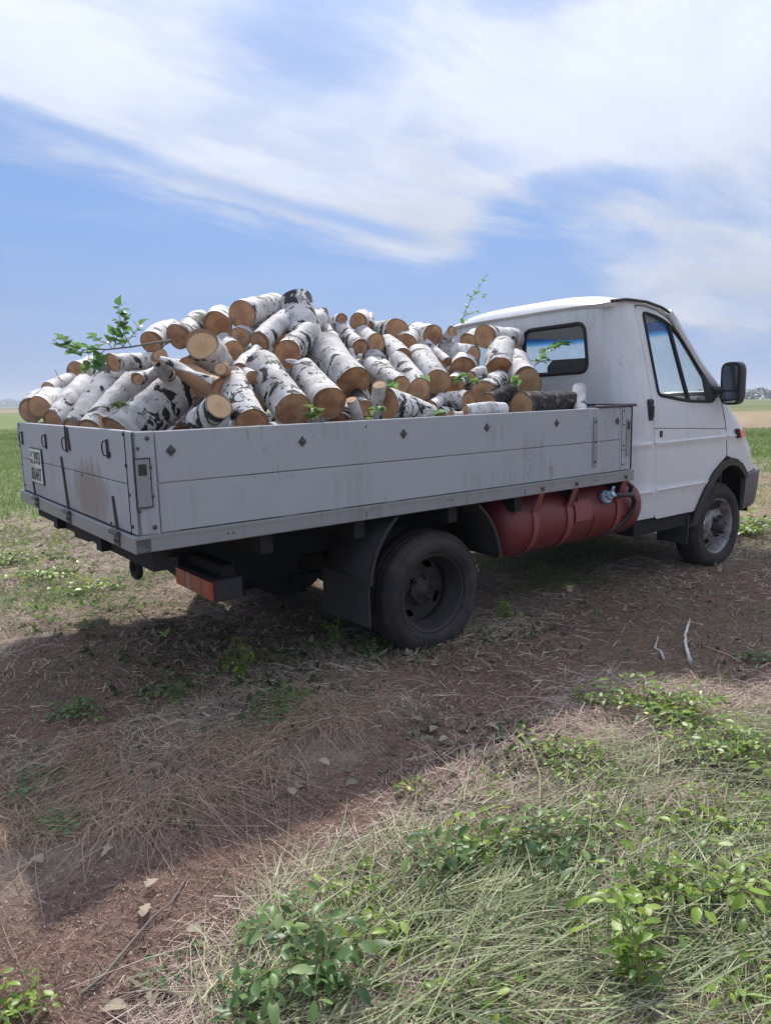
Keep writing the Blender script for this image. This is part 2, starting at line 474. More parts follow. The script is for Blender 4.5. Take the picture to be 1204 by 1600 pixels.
def bark_mat():
    mt, n, b = mat('birch_bark', (.7, .68, .65), .75)
    co = objco(n)
    oi = n.node('ShaderNodeObjectInfo'); rv = oi.outputs['Random']
    offv = n.comb(n.m('MULTIPLY', rv, 17.3), n.m('MULTIPLY', rv, 41.1), n.m('MULTIPLY', rv, 29.7))
    v = n.node('ShaderNodeVectorMath', operation='ADD'); n.l.new(co, v.inputs[0]); n.l.new(offv, v.inputs[1]); co2 = v.outputs[0]
    at_ = n.node('ShaderNodeAttribute', attribute_type='OBJECT', attribute_name='dark'); dk = at_.outputs['Fac']
    # thin lenticels that run round the stem
    ln = n.noise(n.mapping(co2, sc=(16, 16, 150)), 1.0, 3, .5)
    lent = n.m('MULTIPLY', n.ramp(ln, .64, .72), .72)
    ln2 = n.noise(n.mapping(co2, sc=(7, 7, 46)), 1.0, 5, .6, .4)
    lent2 = n.ramp(ln2, n.m('SUBTRACT', .70, n.m('MULTIPLY', dk, .09)), n.m('SUBTRACT', .73, n.m('MULTIPLY', dk, .09)))
    # rough black patches and cracks
    warp = n.noise(co2, 38, 5, .7)
    big_ = n.noise(n.mapping(co2, sc=(6.5, 6.5, 11)), 1.0, 3, .5, 1.2)
    bb = n.m('ADD', big_, n.m('MULTIPLY', n.m('SUBTRACT', warp, .5), .22))
    th = n.m('SUBTRACT', .66, n.m('MULTIPLY', dk, .20))
    patch_ = n.ramp(bb, th, n.m('ADD', th, .018))
    rg = n.noise(n.mapping(co2, sc=(10, 10, 4)), 1.0, 2, .5, 1.5)
    ridge = n.m('MULTIPLY', n.ramp(n.m('ABSOLUTE', n.m('SUBTRACT', rg, .5)), .008, .022, 1, 0), n.ramp(n.m('ADD', big_, n.m('MULTIPLY', dk, .15)), .50, .60))
    ridge = n.m('MULTIPLY', ridge, n.ramp(warp, .42, .5))
    blk = n.m('MAXIMUM', n.m('MAXIMUM', patch_, ridge), n.m('MAXIMUM', lent, lent2))
    mott = n.noise(n.mapping(co2, sc=(5, 5, 9)), 1.2, 5, .6)
    c0 = n.mix(n.ramp(mott, .38, .66), (.70, .685, .67), (.43, .40, .385))
    c0 = n.mix(n.ramp(n.noise(co2, 9, 4, .6), .58, .75, 0, .5), c0, (.62, .50, .40))
    c1 = n.mix(n.noise(co2, 60, 3, .6), (.008, .008, .009), (.045, .040, .040))
    n.l.new(n.mix(blk, c0, c1), b.inputs['Base Color'])
    h = n.m('SUBTRACT', n.m('MULTIPLY', n.noise(n.mapping(co2, sc=(14, 14, 60)), 1.5, 5, .6), .5), n.m('MULTIPLY', blk, n.m('SUBTRACT', .9, n.m('MULTIPLY', warp, 1.6))))
    bump(n, b, h, .55, .006)
    return mt
M['bark'] = bark_mat()

def wood_mat():
    mt, n, b = mat('cut_birch_wood', (.5, .3, .15), .8)
    co = objco(n); x, y, z = sep(n, co)
    oi = n.node('ShaderNodeObjectInfo'); rv = oi.outputs['Random']
    at_ = n.node('ShaderNodeAttribute', attribute_type='OBJECT', attribute_name='tone'); tn = at_.outputs['Fac']
    ar = n.node('ShaderNodeAttribute', attribute_type='OBJECT', attribute_name='radius'); rad = ar.outputs['Fac']
    xo = n.m('ADD', x, n.m('MULTIPLY', n.m('SUBTRACT', rv, .5), .03)); yo = n.m('ADD', y, n.m('MULTIPLY', n.m('SUBTRACT', n.m('FRACT', n.m('MULTIPLY', rv, 7.7)), .5), .03))
    r = n.m('SQRT', n.m('ADD', n.m('MULTIPLY', xo, xo), n.m('MULTIPLY', yo, yo)))
    wob = n.noise(n.comb(x, y, rv), 12, 3, .5)
    rr = n.m('ADD', r, n.m('MULTIPLY', n.m('SUBTRACT', wob, .5), .02))
    rings = n.m('MULTIPLY', n.m('ADD', n.m('SINE', n.m('MULTIPLY', rr, 620)), 1.0), .5)
    rn = n.m('DIVIDE', rr, rad)
    big_ = n.noise(n.comb(x, y, n.m('MULTIPLY', rv, 9)), 14, 4, .6)
    pale = n.mix(big_, (.62, .40, .21), (.76, .54, .32)); darkc = n.mix(n.ramp(big_, .35, .65), n.mix(rv, (.32, .13, .06), (.38, .19, .11)), n.mix(rv, (.62, .30, .14), (.68, .42, .25)))
    c = n.mix(tn, darkc, pale)  # sun and shade on the cuts are mixed into the wood colour
    heart = n.ramp(rn, .15, .55, .40, 0); c = n.mix(heart, c, n.mix(tn, (.24, .09, .05), (.45, .25, .13)))
    c = n.mix(n.m('MULTIPLY', rings, .42), c, n.mix(tn, (.17, .075, .04), (.36, .20, .10)))
    # saw marks and a dark rim under the bark
    saw = n.noise(n.mapping(n.comb(x, y, rv), rot=(0, 0, .7), sc=(9, 190, 1)), 1.0, 3, .6)
    c = n.mix(n.ramp(saw, .5, .75, 0, .35), c, n.mix(tn, (.18, .085, .05), (.72, .54, .36)))
    c = n.mix(n.ramp(rn, .9, .97, 0, .75), c, (.20, .10, .055))
    # drying cracks
    ang = n.m('ARCTAN2', yo, xo)
    cr = n.noise(n.comb(n.m('MULTIPLY', ang, 2.2), n.m('MULTIPLY', rv, 40), n.m('MULTIPLY', r, 4)), 2.2, 2, .5)
    cr = n.m('MULTIPLY', n.ramp(n.m('ABSOLUTE', n.m('SUBTRACT', cr, .5)), .003, .010, 1, 0), n.ramp(rn, .1, .3))
    c = n.mix(n.m('MULTIPLY', cr, n.ramp(big_, .45, .6, 0, .6)), c, (.10, .05, .03))
    n.l.new(c, b.inputs['Base Color'])
    bump(n, b, n.m('ADD', n.m('MULTIPLY', saw, .6), n.m('MULTIPLY', rings, .2)), .5, .004)
    return mt
M['wood'] = wood_mat()
M['peeled'] = worn('peeled_inner_wood', (.40, .22, .12), (.24, .12, .07), .75, amt=.7, scale=10)
M['innerbark'] = worn('inner_bark_rim', (.30, .20, .14), (.10, .07, .055), .85, amt=.8, scale=30, streak=False)
M['twigbark'] = worn('twig_bark', (.19, .165, .14), (.08, .065, .05), .85, amt=.7, scale=30)
M['darkbark'] = worn('rough_dark_bark', (.030, .026, .026), (.30, .28, .27), .95, amt=.8, scale=34, streak=False, lo=.54, hi=.60)

def leafy(name, c1, c2, trans=.35, rough=.42):
    mt, n, b = mat(name, c1, rough)
    a = n.node('ShaderNodeAttribute', attribute_type='GEOMETRY', attribute_name='tint')
    oi = n.node('ShaderNodeObjectInfo')
    f = n.m('FRACT', n.m('ADD', a.outputs['Fac'], oi.outputs['Random']))
    c = n.mix(f, c1, c2)
    c = n.mix(n.m('MULTIPLY', n.node('ShaderNodeNewGeometry').outputs['Backfacing'], .55), c, (c2[0]*1.3+.03, c2[1]*1.05+.03, c2[2]*1.5+.04))
    n.l.new(c, b.inputs['Base Color'])
    t = n.node('ShaderNodeBsdfTranslucent'); n.l.new(n.mix(.5, c, (c2[0]*1.3, c2[1]*1.3, c2[2]*.8)), t.inputs[0])
    mx = n.node('ShaderNodeMixShader'); mx.inputs[0].default_value = trans
    out = [q for q in n.n if q.type == 'OUTPUT_MATERIAL'][0]
    n.l.new(b.outputs[0], mx.inputs[1]); n.l.new(t.outputs[0], mx.inputs[2]); n.l.new(mx.outputs[0], out.inputs[0])
    return mt
M['leaf'] = leafy('weed_leaf', (.055, .13, .025), (.30, .43, .06))
M['leafdk'] = leafy('blue_green_leaf', (.045, .11, .04), (.20, .31, .10))
M['poplar'] = leafy('aspen_leaf', (.07, .17, .06), (.15, .30, .09), .5)
M['stem'] = leafy('weed_stem', (.15, .17, .06), (.24, .22, .10), .1)
M['dry'] = leafy('dry_leaf', (.30, .26, .19), (.44, .38, .28), .2, .8)
M['crown'] = leafy('far_tree_leaf', (.035, .07, .03), (.06, .10, .04), .2)

def vcol(name, rough=.8, trans=.15):
    mt, n, b = mat(name, (.3, .3, .3), rough, spec=.25)
    a = n.node('ShaderNodeAttribute', attribute_type='GEOMETRY', attribute_name='col')
    n.l.new(a.outputs['Color'], b.inputs['Base Color'])
    if trans:
        t = n.node('ShaderNodeBsdfTranslucent'); n.l.new(a.outputs['Color'], t.inputs[0])
        mx = n.node('ShaderNodeMixShader'); mx.inputs[0].default_value = trans
        out = [q for q in n.n if q.type == 'OUTPUT_MATERIAL'][0]
        n.l.new(b.outputs[0], mx.inputs[1]); n.l.new(t.outputs[0], mx.inputs[2]); n.l.new(mx.outputs[0], out.inputs[0])
    return mt
M['blade'] = vcol('dry_and_green_blades')
M['crop'] = vcol('green_crop_blades', .7, .45)

# ------------------------------------------------------------------ ground
PN = Q.to_3x3() @ Vector((0, 0, 1))          # the plane the wheels stand on, in the world
_tab = rng.random((256, 256))
def vnoise(x, y):
    xi, yi = np.floor(x).astype(int), np.floor(y).astype(int)
    fx, fy = x - xi, y - yi
    fx, fy = fx*fx*(3-2*fx), fy*fy*(3-2*fy)
    g = lambda a, b: _tab[a % 256, b % 256]
    return (g(xi, yi)*(1-fx)+g(xi+1, yi)*fx)*(1-fy) + (g(xi, yi+1)*(1-fx)+g(xi+1, yi+1)*fx)*fy
def fbm(x, y, o=4):
    s, a, t = 0, 1, 0
    for i in range(o):
        s = s + a*vnoise(x*2**i + 17.3*i, y*2**i + 5.1*i); t += a; a *= .5
    return s/t
def gz(x, y):
    x, y = np.asarray(x, float), np.asarray(y, float)
    plane = -(PN.x*x + PN.y*y)/PN.z
    r = np.hypot(x-1, y)
    k = np.clip((r-9)/20, 0, 1); k = 1-k*k*(3-2*k)
    near = np.clip(1-(r-10)/25, 0, 1)
    h = plane*k + (fbm(x*1.1+40, y*1.1+40, 3)-.5)*.09*near + (fbm(x*9+3, y*9, 3)-.5)*.030*near + (fbm(x*19+3, y*19, 2)-.5)*.012*near
    # ground a little higher round the loaded rear wheels and along the straw windrow
    h = h + .035*np.exp(-((x-.05)**2 + (y+.9)**2)/.35)
    h = h + .05*np.exp(-((y+1.55-.12*x)/.35)**2)*np.clip((.2-x)/1.0, 0, 1)*near
    h = h + .05*np.exp(-(((x+1.4)/1.2)**2 + ((y-.75)/.7)**2))
    h = h + (fbm(x*.02, y*.02, 3)-.5)*1.0*np.clip((r-60)/300, 0, 1)
    return h
def T(p): return Q @ Vector(p)
def ground_px(u, v):
    "the ground point (world) that the sight line of (u, v) meets"
    o = Q @ CP; d = (Q.to_3x3() @ pray(u, v)).normalized()
    t = (0-o.z)/d.z if d.z < -1e-4 else 2000
    for _ in range(12):
        p = o + d*t; t += (float(gz(p.x, p.y)) - p.z)/d.z*.9
    return o + d*t

def axis_pts(lo, hi, step, far, grow=1.11):
    c = list(np.arange(lo, hi+1e-6, step)); s = step; a = lo; L = []
    while a > -far: s *= grow; a -= s; L.append(a)
    s = step; b = hi; Rr = []
    while b < far: s *= grow; b += s; Rr.append(b)
    return np.array(L[::-1] + c + Rr)

def PXPOLY(px):
    return np.array([[*ground_px(u, v).xy] for u, v in px])
def inside(poly, x, y):
    c = np.zeros(x.shape, bool); n = len(poly)
    for i in range(n):
        x1, y1 = poly[i]; x2, y2 = poly[(i+1) % n]
        if y1 == y2: continue
        t = ((y1 > y) != (y2 > y)) & (x < (x2-x1)*(y-y1)/(y2-y1)+x1); c ^= t
    return c
def polydist(poly, x, y):
    "signed distance, positive inside"
    d = np.full(x.shape, 1e9); n = len(poly)
    for i in range(n):
        a, b = poly[i], poly[(i+1) % n]; ab = b-a; L2 = max((ab**2).sum(), 1e-12)
        t = np.clip(((x-a[0])*ab[0] + (y-a[1])*ab[1])/L2, 0, 1)
        d = np.minimum(d, np.hypot(x-a[0]-t*ab[0], y-a[1]-t*ab[1]))
    return np.where(inside(poly, x, y), d, -d)
TRACK = PXPOLY([(-500, 1900), (-400, 1350), (0, 1400), (200, 1330), (330, 1265), (520, 1200), (610, 1110), (640, 1040), (760, 1000), (850, 955), (1000, 895), (1204, 870), (1500, 860), (1500, 1030), (1204, 1075), (1080, 1060), (930, 1065), (880, 1110), (770, 1150), (700, 1200), (560, 1310), (410, 1400), (300, 1500), (200, 1640), (50, 1900)])
SHADOW_CHAFF = PXPOLY([(-300, 1080), (0, 1025), (330, 955), (560, 930), (560, 985), (330, 1060), (200, 1140), (0, 1190), (-300, 1250)])  # dark chaff patch shaped to the truck's cast shadow
FARTAN = PXPOLY([(880, 742), (1020, 738), (1300, 735), (1800, 735), (1800, 800), (1204, 812), (1000, 830), (880, 800)])
def camdist(x, y):
    c = Q @ CP
    return np.hypot(x-c.x, y-c.y)
def zones(x, y):
    "weights: track (bare chaff, also in the shadow patch), crop (green field), tan (stubble) for points of the world"
    wob = (fbm(x*2.1+9, y*2.1, 3)-.5)
    tr = np.maximum(np.clip((polydist(TRACK, x, y)+wob*.5)/.22+.5, 0, 1), np.clip((polydist(SHADOW_CHAFF, x, y)+wob*.5)/.2+.5, 0, 1)*.9)
    d = camdist(x, y)
    c = Q @ CP
    azr = np.degrees(np.arctan2(x-c.x, y-c.y) - YAW); azr = (azr+180) % 360-180
    k = np.clip((azr+25)/48, 0, 1)
    d0 = 9.3 + 4.3*k + wob*7                      # where the green begins
    d1 = 175 - 140*k + wob*6                     # where the tan stubble behind it begins
    crop = np.clip((d-d0)/2.2, 0, 1)*np.clip((d1-d)/4, 0, 1)
    tan = np.clip((d-d1)/4, 0, 1)*np.clip((d1*2.05 + 8 - d)/8, 0, 1)
    bare = np.clip((polydist(FARTAN, x, y)+wob*1.5)/.8+.5, 0, 1)
    return tr, crop, np.maximum(tan, bare*(1-crop))

def build_ground():
    xs = axis_pts(-3.6, 4.6, .045, 2600); ys = axis_pts(-3.6, 3.2, .045, 2600)
    Xg, Yg = np.meshgrid(xs, ys, indexing='ij'); Zg = gz(Xg, Yg)
    nx, ny = Xg.shape
    co = np.stack([Xg, Yg, Zg], -1).reshape(-1, 3)
    i = np.arange(nx-1)[:, None]*ny + np.arange(ny-1)[None]
    F = np.stack([i, i+ny, i+ny+1, i+1], -1).reshape(-1, 4)
    me = bpy.data.meshes.new('ground')
    me.vertices.add(len(co)); me.vertices.foreach_set('co', co.ravel())
    me.loops.add(F.size); me.loops.foreach_set('vertex_index', F.ravel().astype(np.int32))
    me.polygons.add(len(F)); me.polygons.foreach_set('loop_start', np.arange(0, F.size, 4, dtype=np.int32))
    me.polygons.foreach_set('use_smooth', np.ones(len(F), bool))
    me.update(calc_edges=True)
    tr, cr, tn = zones(Xg, Yg)
    a = me.attributes.new('zone', 'FLOAT_COLOR', 'POINT')
    a.data.foreach_set('color', np.stack([tr, cr, tn, np.ones_like(tr)], -1).reshape(-1).astype(np.float32))
    mt, n, b = mat('field_soil', (.2, .15, .1), .95, spec=.1)
    at_ = n.node('ShaderNodeAttribute', attribute_type='GEOMETRY', attribute_name='zone')
    sc = n.node('ShaderNodeSeparateColor'); n.l.new(at_.outputs['Color'], sc.inputs[0])
    tr_, cr_, tn_ = sc.outputs[0], sc.outputs[1], sc.outputs[2]
    co = n.node('ShaderNodeTexCoord').outputs['Object']
    n1, n2, n3 = n.noise(co, 3, 6, .65), n.noise(co, 45, 5, .7), n.noise(co, 180, 3, .7)
    soil = n.mix(n.ramp(n2, .35, .65), (.16, .12, .10), (.29, .22, .18))
    soil = n.mix(n.ramp(n1, .4, .65, 0, .6), soil, (.38, .30, .245))
    chaff = n.mix(n.ramp(n2, .35, .65), (.15, .095, .076), (.26, .17, .138)); chaff = n.mix(n.ramp(n3, .62, .7, 0, .5), chaff, (.42, .33, .27))
    cropc = n.mix(n.ramp(n.noise(co, .8, 6, .7), .35, .65), (.13, .18, .06), (.22, .26, .11))
    cropc = n.mix(n.ramp(n.noise(n.mapping(co, sc=(1, .25, 1)), .12, 5, .6), .5, .68, 0, .6), cropc, (.17, .19, .075))
    tanc = n.mix(n.ramp(n.noise(co, .9, 7, .72), .4, .62), (.27, .20, .13), (.38, .30, .20)); tanc = n.mix(n.ramp(n.noise(co, .3, 6, .7), .56, .66, 0, .65), tanc, (.14, .17, .07))
    farc = n.mix(n.ramp(n.noise(co, .03, 7, .65), .4, .6), (.13, .16, .06), (.22, .20, .10))
    # beyond the stubble the far pasture
    ds = n.node('ShaderNodeVectorMath', operation='LENGTH'); n.l.new(co, ds.inputs[0])
    far = n.ramp(ds.outputs['Value'], 60, 75)
    c = n.mix(far, soil, farc); c = n.mix(tr_, c, chaff); c = n.mix(tn_, c, tanc); c = n.mix(cr_, c, cropc)
    n.l.new(c, b.inputs['Base Color'])
    bump(n, b, n.m('ADD', n.m('MULTIPLY', n2, .7), n.m('MULTIPLY', n3, .3)), .8, .02)
    g = link('ground', me, mt)
    tag(g, 'brown chaff track and field soil under the truck', kind='structure')
    del g['label']
    return g
build_ground()

# ------------------------------------------------------------------ the truck
truck = empty('flatbed_truck')
truck.matrix_world = Q
tag(truck, 'white light truck with a dropside bed full of birch logs', 'truck')

WZ = [.36, .45, .655, .668, .675, .69, .98, .992, 1.0, 1.012, 1.15, 1.27, 1.93, 1.99]
WW = [.945, .955, .971, .975, .979, .969, .968, .976, .977, .966, .964, .957, .80, .785]
def W(z): return float(np.interp(z, WZ, WW))
LINES = (.655, .668, .675, .69, .98, .992, 1.0, 1.012)
def ct(x, y, z): return Vector((x, y, z - .022*(y+.9)))        # the cab leans a touch to its left
XE = lambda z: float(np.interp(z, [.49, 1.07, 1.3, 1.6, 1.93], [2.0, 1.955, 1.945, 1.955, 1.94])) - .006

def rear_map(s, z):
    a, sg = abs(s), (1 if s > 0 else -1)
    if a < .8: x, y = 1.70, a
    elif a < 1.067:
        th = (a-.8)/.17; x, y = 1.87-.17*math.cos(th), .80+.17*math.sin(th)
    else: x, y = 1.87 + (a-1.067)/.083*(XE(z)-1.87), .97
    y += (-(.97-W(z)) + (.012*math.exp(-((z-.85)/.3)**2) - .012))*(y/.97)**2
    # pressed panels round the windows and a soft top edge
    if a < .8 and z > 1.9: x += .02*((z-1.9)/.05)**2
    return ct(x, -sg*y, z)
holes_rw = [rounded([(sg*.035, 1.50), (sg*.655, 1.50), (sg*.655, 1.828), (sg*.035, 1.828)], .075) for sg in (1, -1)]
shell = sheet_obj('cab_body', [(-1.15, .49), (1.15, .49), (1.15, 1.945), (-1.15, 1.945)], holes_rw, .06, rear_map, M['paint'], truck, .01, flip=True, lines=LINES, xlines=(-1.067, 1.067, -.98, .98, -.9, .9, -.84, .84))
def shell_loop(name, loop, off, r, mt, parent, mp):
    pts = [mp(*p) for p in dens(loop, .04)]
    pts.append(pts[0]); pts.append(pts[1])
    mb = MB(); mb.tube([p + Vector(off) for p in pts], r, 6, cap=False); return mb.build(name, mt, parent, True, 80)
for h in holes_rw:
    g = shell_loop('rear_window_seal', h, (-.004, 0, 0), .017, M['rubber'], truck, rear_map)
    vs, fs = sheet(h, [], .08, lambda s, z: rear_map(s, z) + Vector((.006, 0, 0)), True)
    link('rear_window_glass', new_mesh('rear_window_glass', vs, fs, True), M['glass'], g)
# pressed swage round the rear windows, gutter seams
mb = MB(); mb.tube([rear_map(s, 1.865) + Vector((-.003, 0, 0)) for s in np.linspace(-.70, .70, 24)], .006, 6)
mb.build('pressed_rib', M['paint'], truck, True, 80)
for sg in (1, -1):
    mb = MB(); mb.tube([rear_map(sg*.86, z) + Vector((-.004, 0, 0)) for z in np.linspace(1.30, 1.93, 14)], .006, 6)
    mb.build('seam_rib', M['paint'], truck, True, 80)

DOOR = [(2.003, .50), (1.962, 1.07), (1.952, 1.3), (1.962, 1.6), (1.947, 1.905), (1.965, 1.93), (2.06, 1.932), (2.20, 1.905), (2.32, 1.855), (2.385, 1.79), (2.50, 1.67), (2.60, 1.545), (2.77, 1.34), (2.825, 1.27), (2.885, 1.06), (2.903, .852),
        (2.84, .815), (2.72, .745), (2.61, .63), (2.54, .50), (2.52, .468), (2.045, .468)]
WIN = [(2.043, 1.325), (2.032, 1.885), (2.17, 1.865), (2.315, 1.815), (2.42, 1.735), (2.52, 1.61), (2.63, 1.455), (2.745, 1.30), (2.70, 1.262), (2.38, 1.275)]
WINr = rounded(WIN, [.03, .03, .06, .06, .05, .1, .1, .03, .03, .1], 4)
def side(sg, off=0.0):
    def f(x, z):
        y = W(z) + .012*math.exp(-((z-.85)/.3)**2) - .012 + off
        return ct(x, sg*y, z)
    return f
for sg in (-1, 1):
    d = sheet_obj('door', rounded(DOOR, .012, 2), [WINr], .055, side(sg), M['paint'], truck, .02, flip=(sg > 0), lines=LINES)
    shell_loop('window_seal', WINr, (0, sg*.002, 0), .012, M['rubber'], d, side(sg))
    vs, fs = sheet(WINr, [], .08, side(sg, -.012), sg > 0)
    link('window_glass', new_mesh('window_glass', vs, fs, True), M['glass'], d)
    mb = MB(); mb.tube([side(sg, -.004)(2.318 + (2.398-2.318)*t, 1.80 - (1.80-1.27)*t) for t in np.linspace(0, 1, 6)], .016, 6); mb.build('quarter_window_bar', M['rubber'], d, True)
    gl = [p for p in dens(rounded(DOOR, .012, 2), .04)]; gp = [side(sg, -.001)(*p) for p in gl]; gp += gp[:2]
    mb = MB(); mb.tube(gp, .0042, 5, cap=False); mb.build('door_gap_shade', M['rubber'], truck, True, 80)  # added dark tube on the shut line for the gap's shade
    # flat dark strip for the shade of a belt groove, and lock
    mb = MB()
    f = side(sg, .0005)
    for (x0, z0, x1, z1) in ((1.968, 1.103, 2.88, 1.056),):
        pts = [(x0 + (x1-x0)*t, z0 + (z1-z0)*t) for t in np.linspace(0, 1, 12)]
        for a, b in zip(pts, pts[1:]):
            k = len(mb.v); mb.v += [f(a[0], a[1]-.0022), f(b[0], b[1]-.0022), f(b[0], b[1]+.0022), f(a[0], a[1]+.0022)]; mb.f.append((k, k+1, k+2, k+3))
    mb.build('belt_groove_shade', M['flap'], d)
    mb = MB(); p = side(sg, .002)(2.045, 1.06); mb.box(p - Vector((.014, .006, .022)), p + Vector((.014, .006, .022)), .005); mb.build('lock', M['black'], d, True)
    p = side(sg, .006)(1.918, 1.225)
    mb = MB(); mb.box(p - Vector((.034, .016, .075)), p + Vector((.030, .014, .075)), .012); hd = mb.build('door_handle', M['black'], truck, True)
    mb = MB(); mb.box(p + Vector((-.022, sg*.02-.004, -.05)), p + Vector((.018, sg*.02+.004, .03)), .004); mb.build('grip', M['rubber'], hd, True)

# nose and wings: plan curves found for every height
SK = [(.40, 1.99, 5.24), (.705, 1.997, 5.245), (.862, 1.971, 5.153), (1.048, 1.923, 4.969), (1.19, 1.869, 4.754), (1.36, 1.803, 4.49)]
X0, NE = 2.85, 2.5
def plan(L, w, th): return X0 + L*max(math.cos(th), 0)**(2/NE), w*max(math.sin(th), 0)**(2/NE)
_L = []
for z, k, s in SK:
    lo, hi = .1, 2.0
    for _ in range(40):
        mid = (lo+hi)/2
        mx = max(plan(mid, W(z), t)[0] + k*plan(mid, W(z), t)[1] for t in np.linspace(0, math.pi/2, 200))
        if mx < s: lo = mid
        else: hi = mid
    _L.append(lo)
LZ = lambda z: float(np.interp(z, [q[0] for q in SK], _L))
def q_of(x, z):
    if x <= X0: return x
    c = min(1, (x-X0)/LZ(z))**(NE/2); return X0 + 1.2*(1-math.acos(c)/(math.pi/2))
def nose(sg, off=0.0):
    def f(q, z):
        if q <= X0: x, y = q, W(z)
        else: x, y = plan(LZ(z), W(z), (1-(q-X0)/1.2)*math.pi/2)
        return ct(x, sg*(y + off + (.012*math.exp(-((z-.85)/.3)**2) - .012)*min(1, max(0, (y-.3)/.6))), z)
    return f
for sg in (-1, 1):
    poly = [(q_of(2.909, .852), .852), (q_of(2.891, 1.06), 1.06), (2.831, 1.272), (2.80, 1.345), (4.05, 1.345), (4.05, .70), (q_of(3.215, .69), .69), (q_of(3.12, .775), .775), (q_of(3.04, .812), .812), (q_of(2.96, .83), .838)]
    wing = sheet_obj('wing_panel', poly, [], .05, nose(sg), M['paint'], truck, .01, flip=(sg > 0), lines=LINES)
    mb = MB(); f = nose(sg, .004)
    def patch_box(mb, f, q0, q1, z0, z1, d0, d1, sg):
        a = [f(q, z) for q, z in ((q0, z0), (q1, z0), (q1, z1), (q0, z1))]
        mb.prism(a, (0, sg*d0, 0), (0, sg*d1, 0))
    qa, qb = q_of(3.05, 1.0), q_of(3.19, 1.0)
    patch_box(mb, f, qa-.006, qa+.055, .975, 1.047, -.006, .012, sg)
    ind = mb.build('side_indicator', M['black'], truck)
    mb = MB(); patch_box(mb, f, qa+.02, qb, .982, 1.038, -.002, .024, sg); mb.build('orange_lens', M['orange'], ind)
    # headlamp and grille face of the nose, seen only from the front
    mb = MB(); patch_box(mb, f, 3.75, 3.95, .76, .93, -.004, .008, sg); mb.build('headlight', M['whitelens'], truck)
# bumper
def bumper_pt(th, off, z):
    k = LZ(.705) + .05; x, y = plan(k + off, .965 + off*.4, th); return x, y
mb = MB(); ths = np.concatenate([np.linspace(math.pi/2, .25, 26), np.linspace(.2, 0, 4)])
for sg in (-1, 1):
    prof = [(.0, .405), (.022, .42), (.05, .55), (.062, .67), (.05, .685), (.0, .688), (-.03, .66), (-.03, .42)]
    rows = []
    for th in ths:
        rows.append([(lambda xy: Vector((max(xy[0], 3.185), sg*xy[1], z)))(bumper_pt(th, o, z)) for o, z in prof])
    rows = [r for i, r in enumerate(rows) if i == 0 or r[0].x > 3.19]
    rows[0] = [Vector((3.185, sg*(.955+o*.4), z)) for o, z in prof]
    n = len(prof); vs = [p for r in rows for p in r]; fs = [(i*n+j, i*n+(j+1) % n, (i+1)*n+(j+1) % n, (i+1)*n+j) for i in range(len(rows)-1) for j in range(n)]
    fs.append(tuple(range(n))); mb.add(vs, fs)
mb.build('front_bumper', M['bumper'], truck, True, 30)
# wheel arch flares, sills, liners
ARO = [(2.445, .36), (2.50, .40), (2.522, .468), (2.60, .612), (2.708, .735), (2.825, .812), (2.95, .834), (3.04, .818), (3.125, .775), (3.19, .715), (3.215, .66)]
ARI = [(3.165, .66), (3.13, .705), (3.07, .75), (2.99, .775), (2.92, .775), (2.83, .745), (2.74, .68), (2.66, .585), (2.60, .47), (2.575, .36)]
for sg in (-1, 1):
    o = sheet_obj('wheel_arch_flare', ARO + ARI, [], .05, side(sg, .016), M['black'], truck, .05, flip=(sg > 0))
    mb = MB(); mb.box(side(sg)(1.80, .375), Vector((2.50, sg*.80, .475))); mb.build('sill', M['under'], truck)
    mb = MB(); n = 18
    vs = []; fs = []
    for i in range(n+1):
        a = math.pi*(i/n)
        for yy in (.945, .55): vs.append((2.90 + .40*math.cos(a), sg*yy, .38 + .44*math.sin(a)))
    for i in range(n): fs.append((2*i, 2*i+1, 2*i+3, 2*i+2))
    mb.add(vs, fs); mb.box((2.4, sg*.55, .4), (3.5, sg*.53, 1.0)); mb.build('arch_liner', M['under'], truck, True)
    mb = MB(); mb.box((2.44, sg*.95, .235), (2.452, sg*.70, .44)); mb.build('front_mudflap', M['flap'], truck)

# windscreen, scuttle, pillars, roof
XC = lambda z: float(np.interp(z, [1.30, 1.359, 1.527, 1.793, 1.875, 1.95], [2.86, 2.795, 2.625, 2.425, 2.375, 2.29]))
def wind_map(y, z): return ct(XC(z) + .17*(1-(y/W(z))**2), y, z)
vs, fs = sheet([(-.92, 1.33), (.92, 1.33), (.80, 1.88), (-.80, 1.88)], [], .08, lambda y, z: wind_map(y*W(z)/.93, z), False)
ws = link('windscreen', new_mesh('windscreen', vs, fs, True), M['wind'], truck)
for sg in (-1, 1):
    pts = [ct(XC(z)-.012, sg*(W(z)-.012), z) for z in np.linspace(1.32, 1.90, 14)]
    mb = MB(); mb.tube(pts, .03, 8); mb.build('windscreen_pillar', M['paint'], truck, True)
    mb = MB(); mb.tube([ct(XC(z)+.028, sg*(W(z)-.05), z) for z in np.linspace(1.32, 1.88, 14)], .012, 6); mb.build('windscreen_seal', M['rubber'], truck, True)
# scuttle between nose top and screen
mb = MB(); n = 24; vs = []; fs = []
for i in range(n+1):
    t = -1 + 2*i/n; sg = 1 if t > 0 else -1
    th = math.asin(min(1, abs(t)))
    yy = abs(t)
    x, y = plan(LZ(1.345), W(1.345), math.asin(min(1, yy**(NE/2))))
    a = ct(x, sg*y, 1.345); b = wind_map(t*W(1.335)*.985, 1.335)
    vs += [a, b]
fs = [(2*i, 2*i+1, 2*i+3, 2*i+2) for i in range(n)]
mb.add(vs, fs).build('scuttle', M['paint'], truck, True)

